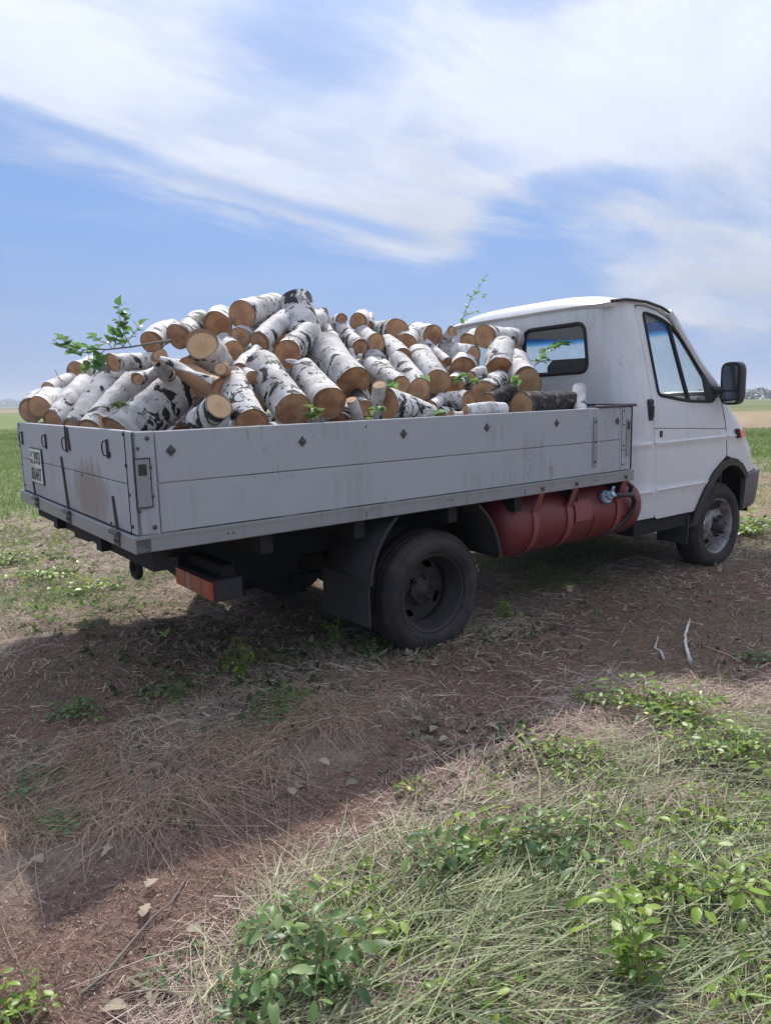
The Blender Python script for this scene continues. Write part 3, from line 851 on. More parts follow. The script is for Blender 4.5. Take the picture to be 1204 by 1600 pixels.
ZL = lambda x: float(np.interp(x, [1.68, 1.84, 2.06, 2.25, 2.39, 2.6], [1.938, 1.955, 1.950, 1.920, 1.872, 1.78]))
def roof_map(x, y):
    e = max(0.0, 1-(abs(y)/.80)**4); f = min(1, max(0, (x-1.675)/.10))**.5
    fr = min(1, max(0, (2.56-x)/.25))
    return ct(x, y, ZL(x) + (.072*fr + .0)*e*f + .012*e - .006)
xf = lambda y: XC(1.885) + .17*(1-(y/.81)**2)
outl = [(1.672, -.74), (1.70, -.79)] + [(2.40, -.80)] + [(xf(y), y) for y in np.linspace(-.79, .79, 17)] + [(2.40, .80), (1.70, .79), (1.672, .74)]
sheet_obj('roof', outl, [], .05, roof_map, M['paint'], truck, .03, xlines=(1.68, 1.70, 1.73, 1.77))
for sg in (-1, 1):
    pts = [ct(x, sg*(.808 if x > 1.75 else .79), ZL(x)+.004) for x in np.linspace(1.70, 2.37, 16)] + [ct(XC(z)+.006, sg*(W(z)+.004), z) for z in np.linspace(1.86, 1.78, 5)]
    mb = MB(); mb.tube(pts, .011, 7); mb.build('roof_gutter', M['black'], truck, True, 80)

# mirrors on arms
for sg in (-1, 1):
    if sg < 0:
        c = at(1144, 599, 0, 2.76); hw = abs(at(1160, 599, 0, 2.76).y - at(1129, 599, 0, 2.76).y)/2; hh = abs(at(1144, 566, 0, 2.76).z - at(1144, 632, 0, 2.76).z)/2
        MC = (c, hw, hh)
    c, hw, hh = MC; c = Vector((c.x, sg*abs(c.y), c.z))
    mb = MB(); yz = rounded([(-hw, -hh), (hw, -hh), (hw, hh), (-hw, hh)], .06, 6)
    loop = lambda s, x: [Vector((x, c.y + a*s, c.z + b*(s*.6+.4))) for a, b in yz]
    prof = [(1.0, c.x-.035), (1.04, c.x-.02), (1.04, c.x+.03), (.85, c.x+.065), (.4, c.x+.075)]
    n = len(yz); vs = [p for s, x in prof for p in loop(s, x)]; fs = [(i*n+j, i*n+(j+1) % n, (i+1)*n+(j+1) % n, (i+1)*n+j) for i in range(len(prof)-1) for j in range(n)]
    fs += [tuple(reversed(range(n))), tuple(range((len(prof)-1)*n, len(prof)*n))]
    mr = MB().add(vs, fs).build('mirror', M['black'], truck, True)
    for nm, z0, z1 in (('mirror_glass', -hh*.30, hh*.86), ('lower_mirror_glass', -hh*.90, -hh*.38)):
        lp = rounded([(-hw*.80, z0), (hw*.70, z0), (hw*.70, z1), (-hw*.80, z1)], .03, 4)
        MB().add([Vector((c.x-.038, c.y - sg*(-a) if sg < 0 else c.y - a, c.z+b)) for a, b in lp], [tuple(range(len(lp)))]).build(nm, M['mirror'], mr)
    mb = MB(); base = side(sg, .02)(2.70, 1.345)
    mb.tube([base, Vector((c.x-.01, c.y - sg*hw*.7, c.z - hh*.32))], [.03, .026], 8)
    mb.add([side(sg, .008)(2.60, 1.46), side(sg, .008)(2.76, 1.285), side(sg, .008)(2.60, 1.265), side(sg, .03)(2.61, 1.45), side(sg, .03)(2.74, 1.295), side(sg, .03)(2.61, 1.275)],
           [(0, 1, 2), (3, 5, 4), (0, 3, 4, 1), (1, 4, 5, 2), (2, 5, 3, 0)])
    mb.build('mirror_arm', M['black'], mr, True)

# inside the cab
mb = MB()
mb.box((1.92, -.78, .95), (2.06, -.02, 1.60), .05); mb.box((1.95, -.78, .80), (2.45, -.02, .95), .05); mb.build('passenger_seat', M['seat'], truck, True)
mb = MB(); mb.box((1.92, .18, .95), (2.06, .70, 1.62), .06); mb.box((1.95, .18, .80), (2.45, .70, .95), .05); mb.build('driver_seat', M['seat'], truck, True)
mb = MB(); mb.box((2.66, -.88, 1.0), (2.98, .84, 1.30), .05); mb.build('dashboard', M['trim'], truck, True)
mb = MB(); mb.box((1.80, -.90, .44), (2.95, .90, .50)); mb.box((2.93, -.9, .44), (2.97, .9, 1.25)); mb.build('cab_floor', M['under'], truck)
mb = MB(); c = Vector((2.52, .45, 1.28)); ax = Vector((-.75, 0, .66)).normalized(); u = Vector((0, 1, 0)); v = ax.cross(u)
mb.tube([c + (u*math.cos(a)+v*math.sin(a))*.19 for a in np.linspace(0, 2*math.pi, 25)], .013, 7, cap=False)
for a in (0.3, math.pi-.3, -math.pi/2): mb.tube([c, c + (u*math.cos(a)+v*math.sin(a))*.19], .010, 6)
mb.build('steering_wheel', M['black'], truck, True)

# ---- the bed
YN = 1.035
sideboards = []
for sg in (-1, 1):
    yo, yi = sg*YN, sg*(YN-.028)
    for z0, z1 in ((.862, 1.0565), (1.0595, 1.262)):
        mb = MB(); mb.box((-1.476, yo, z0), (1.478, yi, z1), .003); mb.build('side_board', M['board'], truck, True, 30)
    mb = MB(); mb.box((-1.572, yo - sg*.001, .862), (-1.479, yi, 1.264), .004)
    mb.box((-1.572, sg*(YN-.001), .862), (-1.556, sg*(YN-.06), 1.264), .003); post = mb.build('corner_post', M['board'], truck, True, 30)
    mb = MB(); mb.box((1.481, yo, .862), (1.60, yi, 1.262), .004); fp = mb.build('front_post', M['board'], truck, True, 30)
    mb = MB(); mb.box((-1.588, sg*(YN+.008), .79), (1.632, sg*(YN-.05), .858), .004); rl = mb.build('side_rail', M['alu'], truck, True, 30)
    mb = MB(); mb.box((-1.586, sg*(YN+.0105), .845), (1.630, sg*(YN+.0075), .8565)); mb.build('rail_lip', M['alu'], rl)
    if sg < 0:
        det = MB()
        for u, v, r in ((215.6, 701, 5), (230, 684.9, 7), (234.3, 730.2, 7.5), (235, 747.6, 5), (238.3, 774.8, 7), (242.5, 823.9, 7.5), (218.6, 799.5, 5)):
            p = at(u, v, 1, -YN-.001)
            det = MB(); det.lathe([(0, .008), (.5*r/900, .007), (r*.00115, .004), (r*.0013, 0)], p, (0, -1, 0), 12); det.build('bolt', M['bolt'], post, True)
        a, b = at(208.8, 717.5, 1, -YN), at(231.3, 792.5, 1, -YN)
        mb = MB(); mb.box((-1.566, -YN-.006, b.z), (-1.505, -YN+.002, a.z), .003); lp = mb.build('latch_plate', M['alu'], post, True)
        mb = MB()
        for s_ in ((-1.567, -1.564), (-1.507, -1.504)): mb.box((s_[0], -YN-.0072, b.z-.001), (s_[1], -YN-.002, a.z+.001))
        for zz in (a.z, b.z): mb.box((-1.568, -YN-.0074, zz-.0018), (-1.503, -YN-.002, zz+.0018))
        mb.box((-1.553, -YN-.0068, a.z-.066), (-1.520, -YN-.004, a.z-.022)); mb.build('latch_slot', M['iron'], post)
        for (u, v) in ((267, 704), (472, 690), (630, 678), (760, 668), (869, 661), (963.5, 658)):
            p = at(u, v, 1, -YN)
            mb = MB(); s_ = .021; mb.prism([p + Vector((0, 0, s_*1.1)), p + Vector((s_, 0, 0)), p + Vector((0, 0, -s_*1.1)), p + Vector((-s_, 0, 0))], (0, .001, 0), (0, -.004, 0))
            mb.lathe([(0, .012), (.006, .011), (.010, .006), (.011, .003)], p, (0, -1, 0), 12); mb.build('eye_bolt', M['bolt'], truck, True)
        # steel strap and latch of the front end
        a, b = at(924, 652, 1, -YN), at(929, 729, 1, -YN)
        mb = MB(); lp_ = rounded([(1.215, b.z), (1.252, b.z), (1.252, a.z), (1.215, a.z)], .017, 5); mb.prism([Vector((x, -YN-.004, z)) for x, z in lp_], (0, .003, 0), (0, -.002, 0))
        st = mb.build('steel_strap', M['alu'], truck)
        for z in (a.z-.03, b.z+.03, (a.z+b.z)/2+.0):
            mb = MB(); mb.lathe([(0, .006), (.006, .005), (.009, 0)], (1.2335, -YN-.006, z), (0, -1, 0), 10); mb.build('bolt', M['bolt'], st, True)
        mb = MB(); mb.box((1.545, -YN-.007, .95), (1.582, -YN+.001, 1.185), .003); mb.build('latch_plate', M['alu'], fp, True)
        mb = MB(); mb.box((1.552, -YN-.009, 1.12), (1.576, -YN-.005, 1.17)); mb.box((1.500, -YN-.0015, .87), (1.503, -YN+.001, 1.255)); mb.box((1.60, -YN-.004, .865), (1.606, -YN+.03, 1.262)); mb.build('latch_slot', M['iron'], fp)
        for z in (1.235, 1.15, 1.02, .99, .90):
            mb = MB(); mb.lathe([(0, .006), (.004, .005), (.007, 0)], (1.522, -YN, z), (0, -1, 0), 10); mb.build('bolt', M['bolt'], fp, True)
        for u, v in ((231, 854), (232, 861), (357, 833.5), (365, 832.5), (573, 801), (572.5, 806), (700, 782), (706, 781), (820, 766), (820, 771), (928, 751), (933, 750)):
            p = at(u, v, 1, -YN-.008)
            mb = MB(); mb.lathe([(0, .003), (.004, .002), (.0055, 0)], p, (0, -1, 0), 8); mb.build('rivet', M['bolt'], rl, True)
# bed floor of planks with gaps, headboard
for i in range(14):
    y0 = -1.0 + i*2.0/14
    mb = MB(); mb.box((-1.55, y0+.002, .845 + .003*(i % 2)), (1.60, y0+2.0/14-.002, .872 + .003*(i % 2))); mb.build('floor_plank', M['under'], truck)
mb = MB(); mb.box((1.607, -1.0, .87), (1.63, 1.0, 1.252)); mb.build('headboard', M['board'], truck)
mb = MB(); mb.box((1.598, -1.045, 1.262), (1.642, 1.045, 1.279), .003); mb.box((1.27, -1.045, 1.2635), (1.60, -1.0, 1.277), .003); mb.build('headboard_rail', M['bolt'], truck, True)

# tailgate
XT = -1.572
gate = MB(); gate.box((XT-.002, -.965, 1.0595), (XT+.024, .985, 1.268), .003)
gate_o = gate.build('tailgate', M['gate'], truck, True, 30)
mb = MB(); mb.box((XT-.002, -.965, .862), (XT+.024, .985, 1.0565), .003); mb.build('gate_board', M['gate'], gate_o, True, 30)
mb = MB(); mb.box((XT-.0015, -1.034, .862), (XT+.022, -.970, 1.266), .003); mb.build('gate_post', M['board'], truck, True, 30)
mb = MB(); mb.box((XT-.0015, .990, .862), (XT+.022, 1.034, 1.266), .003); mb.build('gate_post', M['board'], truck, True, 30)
mb = MB(); mb.box((XT-.020, -1.043, .79), (XT+.05, 1.043, .857), .004); rr = mb.build('rear_rail', M['alu'], truck, True, 30)
def tg(u, v, x=XT-.003): return at(u, v, 0, x)
for (u, v) in ((36, 684), (72.5, 689), (104.5, 693.5), (168.5, 700.5)):
    p = tg(u, v); mb = MB(); n = 10; rr_ = .030
    q0 = p + Vector((-.006, -.012, 0))
    pts = [q0 + Vector((-.003, 0, rr_)), q0 + Vector((-.005, rr_*.5, rr_))] + [q0 + Vector((-.008, rr_*.5 + rr_*math.sin(a)*1.0, rr_*math.cos(a))) for a in np.linspace(.2, math.pi-.2, 8)] + [q0 + Vector((-.005, rr_*.5, -rr_)), q0 + Vector((-.003, 0, -rr_))]
    mb.tube(pts, .0032, 7); mb.tube([q0 + Vector((0, 0, rr_+.008)), q0 + Vector((0, 0, -rr_-.010))], .005, 7); mb.build('tie_ring', M['iron'], gate_o, True, 80)
for (u0, v0, u1, v1, w0, w1) in ((51.5, 745, 57, 776, .006, .012), (96.5, 713.5, 109, 799, .010, .016), (177, 775, 184.5, 826, .008, .014), (104.5, 667, 110.5, 704, .012, .010), (171.5, 706, 172.5, 714, .008, .008), (101.8, 665, 104, 690, .003, .002)):
    a, b = tg(u0, v0), tg(u1, v1)
    mb = MB(); mb.prism([a + Vector((0, w0, 0)), a - Vector((0, w0, 0)), b - Vector((0, w1, 0)), b + Vector((0, w1, 0))], (.001, 0, 0), (-.006, 0, 0)); mb.build('hinge_strap', M['iron'], gate_o)
for (u, v) in ((58.5, 781), (108, 802), (183, 832)):
    p = tg(u, v, XT-.02); p.z = .852
    mb = MB(); mb.tube([p + Vector((-.010, .05, 0)), p + Vector((-.010, -.05, 0))], .011, 8)
    mb.box(p + Vector((-.006, -.035, -.055)), p + Vector((.002, .03, .0))); mb.build('hinge', M['bolt'], rr, True)
    for dy in (-.02, .015):
        mb = MB(); mb.lathe([(0, .006), (.006, .004), (.008, 0)], p + Vector((-.006, dy, -.035)), (-1, 0, 0), 10); mb.build('bolt', M['iron'], rr, True)
for (u, v, r) in ((30.5, 664, 5), (32, 696, 6), (36, 726, 5), (41, 758, 5), (193, 678.5, 7), (197.5, 727.5, 8), (203, 773.5, 6), (208, 823, 7), (175, 817, 5), (129, 742, 4), (141, 826, 4), (149, 825, 4)):
    p = tg(u, v); mb = MB(); mb.lathe([(0, .006), (r*.0008, .005), (r*.0012, 0)], p, (-1, 0, 0), 10); mb.build('bolt', M['iron'], gate_o, True)
mb = MB(); mb.box((XT-.0035, -.966, .862), (XT+.0, -.9695, 1.266)); mb.box((XT-.0035, .986, .862), (XT+.0, .9885, 1.266)); mb.box((XT-.004, -.965, .8585), (XT+.02, .985, .8615)); mb.build('gate_gap', M['under'], truck)

# number plate: two rows
pa, pb, pc, pd = (tg(u, v, XT-.008) for u, v in ((45, 698.5), (63.8, 701.5), (70.3, 760), (53.5, 752)))
y0, y1 = (pa.y+pd.y)/2 , (pb.y+pc.y)/2; z1_, z0_ = (pa.z+pb.z)/2, (pc.z+pd.z)/2
cy_, cz_, hwp, hhp = (y0+y1)/2, (z0_+z1_)/2, abs(y0-y1)/2, (z1_-z0_)/2
mb = MB(); mb.box((XT-.010, cy_-hwp, cz_-hhp), (XT-.003, cy_+hwp, cz_+hhp), .002); pl = mb.build('number_plate', M['platetext'], truck, True)
mb = MB(); mb.box((XT-.0125, cy_-hwp+.006, cz_-hhp+.006), (XT-.0098, cy_+hwp-.006, cz_+hhp-.006)); mb.build('plate_face', M['plate'], pl)
def text(body, yl, zb, h, wd, nm='lettering', mt=None):
    cu = bpy.data.curves.new(nm, 'FONT'); cu.body = body; cu.size = 1; cu.extrude = .01; cu.offset = .012
    o = bpy.data.objects.new(nm, cu); COL.objects.link(o)
    bpy.context.view_layer.update()
    me = bpy.data.meshes.new_from_object(o); bpy.data.objects.remove(o)
    xs = [v.co.x for v in me.vertices]; ys = [v.co.y for v in me.vertices]
    ax_, bx_, ay_, by_ = min(xs), max(xs), min(ys), max(ys)
    for v in me.vertices:
        x, y, z = v.co
        v.co = (XT-.0135 - (z > 0)*.001, yl - (x-ax_)/(bx_-ax_)*wd, zb + (y-ay_)/(by_-ay_)*h)
    return link(nm, me, mt or M['platetext'], pl)
L_ = cy_+hwp; ht = hhp*.72
text('393', L_-hwp*.72, cz_+hhp*.10, ht, hwp*1.10)
text('KZ', L_-hwp*.14, cz_+hhp*.10, ht*.35, hwp*.42)
mb = MB(); mb.box((XT-.0142, L_-hwp*.15, cz_+hhp*.48), (XT-.0125, L_-hwp*.52, cz_+hhp*.80)); mb.build('flag_emblem', M['plateblue'], pl)
text('03', L_-hwp*.14, cz_-hhp*.82, ht, hwp*.44)
text('AHT', L_-hwp*.76, cz_-hhp*.82, ht, hwp*1.06)
mb = MB(); mb.box((XT-.014, L_-hwp*.655, cz_-hhp*.90), (XT-.0125, L_-hwp*.685, cz_-hhp*.02)); mb.box((XT-.014, L_-hwp*.10, cz_-hhp*.03), (XT-.0125, L_-hwp*.655, cz_-hhp*.0)); mb.build('plate_line', M['platetext'], pl)

# ---- chassis, axle, mudguards, lamps
for sg in (-1, 1):
    mb = MB(); mb.box((-1.12, sg*.42, .52), (3.3, sg*.36, .66), .005); mb.build('chassis_rail', M['under'], truck, True)
    mb = MB(); mb.box((-1.55, sg*.44, .70), (1.6, sg*.36, .785)); mb.build('bed_bearer', M['under'], truck)
    mb = MB()
    for k in range(5): mb.box((-.55+.08*k, sg*.52, .42-.012*k), (.55-.08*k, sg*.45, .431-.012*k))
    mb.box((-.06, sg*.54, .33), (.06, sg*.43, .45)); mb.build('leaf_spring', M['under'], truck)
    mb = MB(); mb.tube([(-.1, sg*.40, .40), (-.28, sg*.46, .66)], .03, 10); mb.build('shock_absorber', M['under'], truck, True)
for x in (-1.48, -1.0, -.5, .1, .6, 1.1, 1.55):
    mb = MB(); mb.box((x-.03, -1.0, .70), (x+.03, 1.0, .788)); mb.build('cross_member', M['under'], truck)
mb = MB(); mb.tube([(0, -.7, .322), (0, .7, .322)], .05, 12); mb.lathe([(.0, -.14), (.09, -.12), (.15, -.02), (.15, .04), (.09, .13), (0, .15)], (0, 0, .322), (1, 0, 0), 20); mb.build('rear_axle', M['under'], truck, True)
mb = MB(); mb.tube([(.15, 0, .34), (2.4, 0, .45)], .035, 10); mb.build('drive_shaft', M['under'], truck, True)
mb = MB(); mb.box((.2, -.3, .46), (1.0, -.05, .64), .03); mb.tube([(1.0, .2, .46), (-.7, .25, .50)], .03, 10); mb.build('exhaust_silencer', M['under'], truck, True)
mb = MB(); mb.tube([(2.9, -.75, .31), (2.9, .75, .31)], .035, 10); mb.build('front_axle', M['under'], truck, True)
# made-up dark box standing in for the murky black under the tail
mb = MB(); mb.box((-1.0, -.33, .34), (-.40, .34, .69), .06); mb.build('dark_filler_box', M['under'], truck, True)
mb = MB(); mb.box((-.85, -.345, .33), (-.80, .355, .70), .004); mb.build('filler_box_band', M['under'], truck)
# rear cross beam with the lamp boxes and the towing eye
A_ = at(335.6, 908.5, 1, -.86); xl = A_.x; B_ = at(335.6, 941, 0, xl); Lt = at(276, 887, 0, xl)
xs2 = at(379, 907, 1, -.86).x
for sg in (-1, 1):
    y_out = -.86 if sg < 0 else 1.0; wlamp = abs(Lt.y - A_.y); zt_, zb_ = A_.z, B_.z
    mb = MB(); mb.box((xl, y_out, zb_), (xs2, y_out - sg*wlamp, zt_), .006); bx = mb.build('rear_lamp', M['flap'], truck, True)
    st_ = [(.02, .24, 'redlens'), (.25, .45, 'redlens'), (.46, .60, 'whitelens'), (.61, .97, 'redlens2')] if sg > 0 else [(.03, .28, 'redlens2'), (.29, .56, 'redlens2'), (.57, .70, 'whitelens'), (.71, .97, 'redlens')]
    for a, b, k in st_:
        mb = MB(); mb.box((xl-.012, y_out - sg*wlamp*a, zb_+.006), (xl+.002, y_out - sg*wlamp*b, zt_-.006), .003); mb.build('lamp_lens', M[k], bx, True)
    mb = MB(); mb.box((xl+.01, y_out - sg*wlamp*.99, zb_-.005), (xl+.06, y_out - sg*(wlamp+.025), .76)); mb.build('lamp_bracket', M['under'], truck)
mb = MB(); mb.box((xl+.06, -.80, zt_-.02), (xl+.13, .80, zt_+.05), .005); mb.build('underrun_beam', M['under'], truck, True)
mb = MB(); mb.prism([(-1.40, -.95, .79), (-1.40, .90, .79), (-1.40, .62, .66), (-1.40, -.62, .66)], (0, 0, 0), (.05, 0, 0)); mb.prism([(-1.33, .41, .79), (-1.33, .93, .79), (-1.33, .93, .545), (-1.33, .62, .56)], (0, 0, 0), (.03, 0, 0)); mb.build('tail_cross_beam', M['under'], truck)
p = at(213, 887, 1, -.40); mb = MB()
mb.tube([p + Vector((0, math.cos(a)*.048, math.sin(a)*.042)) for a in np.linspace(0, 2*math.pi, 25)], .017, 8, cap=False)
mb.tube([p + Vector((0, 0, .045)), p + Vector((.25, .02, .06))], .02, 8); mb.box(p + Vector((.03, -.03, .03)), p + Vector((.3, .03, .12))); mb.build('towing_eye', M['under'], truck, True)

def arc_guard(name, sg, a0, a1, parent, mk):
    vs, fs = [], []; n = 14
    for i in range(n+1):
        a = R_(a0 + (a1-a0)*i/n); x, z = .45*math.cos(a), .42 + .45*math.sin(a)
        vs += [(x, sg*1.005, z), (x, sg*.60, z)]
    fs = [(2*i, 2*i+1, 2*i+3, 2*i+2) for i in range(n)]
    o = link(name, new_mesh(name, vs, fs, True), M[mk], parent)
    s = o.modifiers.new('solid', 'SOLIDIFY'); s.thickness = .008
    mb = MB(); mb.tube([(.45*math.cos(R_(a)), sg*1.006, .42+.45*math.sin(R_(a))) for a in np.linspace(a0, a1, 16)], .011, 7); mb.build('guard_edge', M['flap'], o, True, 80)
for sg in (-1, 1):
    arc_guard('mudguard', sg, 5, 52, truck, 'under'); arc_guard('mudguard', sg, 128, 176, truck, 'flap')
    mb = MB(); mb.box((-.46, sg*1.0, .235), (-.448, sg*.58, .47), .002); mb.box((-.465, sg*1.0, .455), (-.445, sg*.58, .475))
    if sg > 0: mb.box((-.475, 1.02, .21), (-.467, .50, .79))
    mb.build('rear_mudflap', M['flap'], truck)

# gas tank with straps, valve and hoses
TC = Vector((0, -.79, .60)); TR = .205
mb = MB(); prof = []
for i in range(9): a = math.pi/2*i/8; prof.append((TR*math.sin(a), .50 + .12*(1-math.cos(a))))
for i in range(9): a = math.pi/2*(1-i/8); prof.append((TR*math.sin(a), 1.89 - .12*(1-math.cos(a))))
prof = prof[:9] + [(TR, .9), (TR, 1.3), (TR, 1.6)] + prof[9:]
mb.lathe(prof, (0, TC.y, TC.z), (1, 0, 0), 44); tank = mb.build('gas_tank', M['red'], truck, True, 60)
for u, v in ((838, 768), (891, 757), (968, 742)):
    x = at(u, v, 1, -1.0).x
    mb = MB(); pts = [(-YN-.006, .83), (-YN-.004, .79)] + [(TC.y - (TR+.006)*math.cos(a), TC.z + (TR+.006)*math.sin(a)) for a in np.linspace(.35, -2.2, 18)] + [(-.60, .70)]
    vs, fs = [], []
    for y, z in pts: vs += [(x-.022, y, z), (x+.022, y, z)]
    for i in range(len(pts)-1): fs.append((2*i, 2*i+1, 2*i+3, 2*i+2))
    o = link('tank_strap', new_mesh('tank_strap', vs, fs, False), M['redstrap'], tank)
    s = o.modifiers.new('solid', 'SOLIDIFY'); s.thickness = .005; s.offset = 0
    mb = MB(); mb.lathe([(0, .012), (.008, .012), (.010, 0)], (x, -YN-.008, .815), (0, -1, 0), 6); mb.build('bolt', M['bolt'], tank, False)
def on_tank(x, a, r=TR): return Vector((x, TC.y - r*math.cos(a), TC.z + r*math.sin(a)))
a0 = math.asin(max(-1, min(1, (at(910, 783, 1, -.99).z - TC.z)/TR))); x0, x1 = at(897, 795, 1, -.99).x, at(923, 795, 1, -.99).x
vs = [on_tank(x, a, TR+.004) for a in np.linspace(a0, a0-.62, 6) for x in (x0, x1)]
MB().add(vs, [(2*i, 2*i+1, 2*i+3, 2*i+2) for i in range(5)]).build('rating_plate', M['redstrap'], tank)
mb = MB(); pts = [on_tank(x0, a, TR+.005) for a in np.linspace(a0-.1, a0-.62, 6)] + [on_tank(x1, a0-.62, TR+.005)]
mb.tube(pts, .003, 5); mb.tube([on_tank(x1+.02, a, TR+.003) for a in np.linspace(a0-.5, a0-1.3, 6)], .002, 5); mb.build('paint_crack', M['iron'], tank)
vx = at(947, 777, 1, -1.0); va = .45
vp = on_tank(vx.x, va, TR+.01)
mb = MB(); nrm = Vector((0, -math.cos(va), math.sin(va)))
mb.lathe([(0, .0), (.042, .0), (.042, .02), (.028, .026), (.026, .05), (.018, .052), (.018, .075), (0, .076)], vp, nrm, 14)
mb.tube([vp + nrm*.05, vp + nrm*.055 + Vector((.0, -.02, .05))], .010, 8); mb.tube([vp + nrm*.04, vp + nrm*.05 + Vector((-.045, 0, .01))], .012, 8); mb.tube([vp + nrm*.04, vp + nrm*.05 + Vector((.05, 0, -.01))], .012, 8)
mb.build('tank_valve', M['brass'], tank, True)
mb = MB(); P0 = vp + nrm*.05 + Vector((.05, 0, -.01))
mb.tube([P0, P0 + Vector((.06, -.01, .0)), P0 + Vector((.16, -.01, -.01)), P0 + Vector((.21, .0, -.06)), P0 + Vector((.20, .02, -.14)), P0 + Vector((.13, .06, -.22)), P0 + Vector((.05, .12, -.28))], .017, 10); mb.build('gas_hose', M['black'], tank, True, 80)
mb = MB(); P1 = P0 + Vector((.06, .03, .05))
mb.tube([P1, P1 + Vector((.08, -.01, .02)), P1 + Vector((.15, 0, -.01)), P1 + Vector((.165, .02, -.07)), P1 + Vector((.14, .06, -.12))], .015, 10); mb.build('gas_hose', M['black'], tank, True, 80)

# ---- wheels
def wheel(x, y, z, sg, kind, R=.335):
    "sg: side the outer face looks to; kind front (disc bulges out) or rear (deep dish)"
    out = Vector((0, sg, 0)); C = Vector((x, y, z)); w = .185
    mb = MB(); b = [(.2135, 0), (.2175, -.002), (.2175, -.008), (.208, -.012), (.200, -.03), (.196, -.06), (.180, -.09), (.178, -.12), (.196, -.15), (.200, -.175)]
    b += [(r-.006, h) for r, h in reversed(b[2:])]
    mb.lathe(b, C, out, 44, closed=True)
    rim = mb.build('wheel_rim', M['rimf'] if kind == 'front' else M['rim'], truck, True, 40)
    h0 = .010
    t = [(.2155, -.006), (.222, .006), (.235, .014), (.262, .018), (.290, .012), (.312, .0), (.322, -.010), (.328, -.020), (R, -.028), (R, -.060), (R-.006, -.063), (R-.006, -.070), (R, -.073), (R, -.100), (R-.006, -.103), (R-.006, -.110), (R, -.113), (R, -.150), (.322, -.168), (.300, -.186), (.262, -.192), (.222, -.18), (.2155, -.168)]
    mb = MB(); mb.lathe(t, C, out, 64, closed=True); ty = mb.build('tyre', M['tyre'], rim, True, 50)
    # raised bead and scuff ring on the sidewall
    mb = MB()
    for rr, hh in ((.246, .0165), (.306, .0055)): mb.lathe([(rr-.003, hh-.002), (rr, hh+.002), (rr+.003, hh-.003)], C, out, 64)
    # shoulder blocks
    for k in range(48):
        a = 2*math.pi*k/48; u = Vector((math.cos(a), 0, math.sin(a))); t_ = Vector((-math.sin(a), 0, math.cos(a)))
        c = C + u*(.3255) + out*(-.016)
        mb.add([c + t_*.013 - u*.010 + out*.004, c - t_*.013 - u*.010 + out*.004, c - t_*.011 + u*.0095 - out*.016, c + t_*.011 + u*.0095 - out*.016, c + t_*.013 - u*.014, c - t_*.013 - u*.014],
               [(0, 1, 2, 3), (0, 4, 5, 1)])
    mb.build('tread_block', M['tyre'], rim, False)['kind'] = 'stuff'
    # disc with hand holes
    dd = (lambda r: -.075 + .062*(1-min(1, max(0, (r-.075)/.10))**1.5)) if kind == 'front' else (lambda r: -.145 + .02*min(1, max(0, (.10-r)/.03)))
    circ = [(.182*math.cos(a), .182*math.sin(a)) for a in np.linspace(0, 2*math.pi, 49)[:-1]]
    cen = [(.055*math.cos(a), .055*math.sin(a)) for a in np.linspace(0, 2*math.pi, 25)[:-1]]
    hs = [cen]; ph = rnd.random()*1 if kind != 'rear0' else -2.0
    nh = 5 if kind == 'front' else 4
    ph = {'front': .35, 'rear': -2.05}.get(kind, .2)
    for k in range(nh):
        a = ph + 2*math.pi*k/nh; c = Vector((.145*math.cos(a), .145*math.sin(a))); t_ = Vector((-math.sin(a), math.cos(a))); u = Vector((math.cos(a), math.sin(a)))
        hs.append([tuple(c + t_*.036*math.cos(q) + u*.019*math.sin(q)) for q in np.linspace(0, 2*math.pi, 15)[:-1]])
    fx = lambda a, b: C + Vector((a, 0, b)) + out*dd(math.hypot(a, b))
    sheet_obj('wheel_disc', circ, hs, .022, fx, M['rimf'] if kind == 'front' else M['rim'], rim, .006, flip=(sg > 0))
    # hub and nuts
    hb = .025 if kind == 'front' else -.105
    mb = MB(); mb.lathe([(.075, dd(.07)+.002), (.070, dd(.07)+.012), (.052, dd(.07)+.016), (.046, hb), (.030, hb+.016), (0, hb+.018)], C, out, 24); mb.build('hub', M['iron'] if kind == 'front' else M['rim'], rim, True, 50)
    for k in range(6):
        a = .2 + 2*math.pi*k/6; c = C + Vector((.072*math.cos(a), 0, .072*math.sin(a))) + out*(dd(.072)+.002)
        mb = MB(); mb.lathe([(.017, 0), (.017, .020), (.009, .022), (.009, .036), (0, .037)], c, out, 6); mb.build('wheel_nut', M['iron'], rim, False)
    return rim
YR, YF = .966, .928
wheel(0, -YR, .322, -1, 'rear'); wheel(0, -YR+.225, .322, -1, 'inner')
wheel(0, YR, .322, 1, 'rear'); wheel(0, YR-.225, .322, 1, 'inner')
wheel(2.9, -YF, .31, -1, 'front'); wheel(2.9, YF, .31, 1, 'front')

# ------------------------------------------------------------------ the load of logs
def solve_len(P1, u2, v2, L, toward=False):
    d = pray(u2, v2).normalized(); w_ = P1 - CP; b = w_.dot(d); c = w_.dot(w_) - L*L; D = b*b - c
    if D <= 0: t = b
    else: t = b + (-1 if toward else 1)*math.sqrt(D)
    return CP + d*t

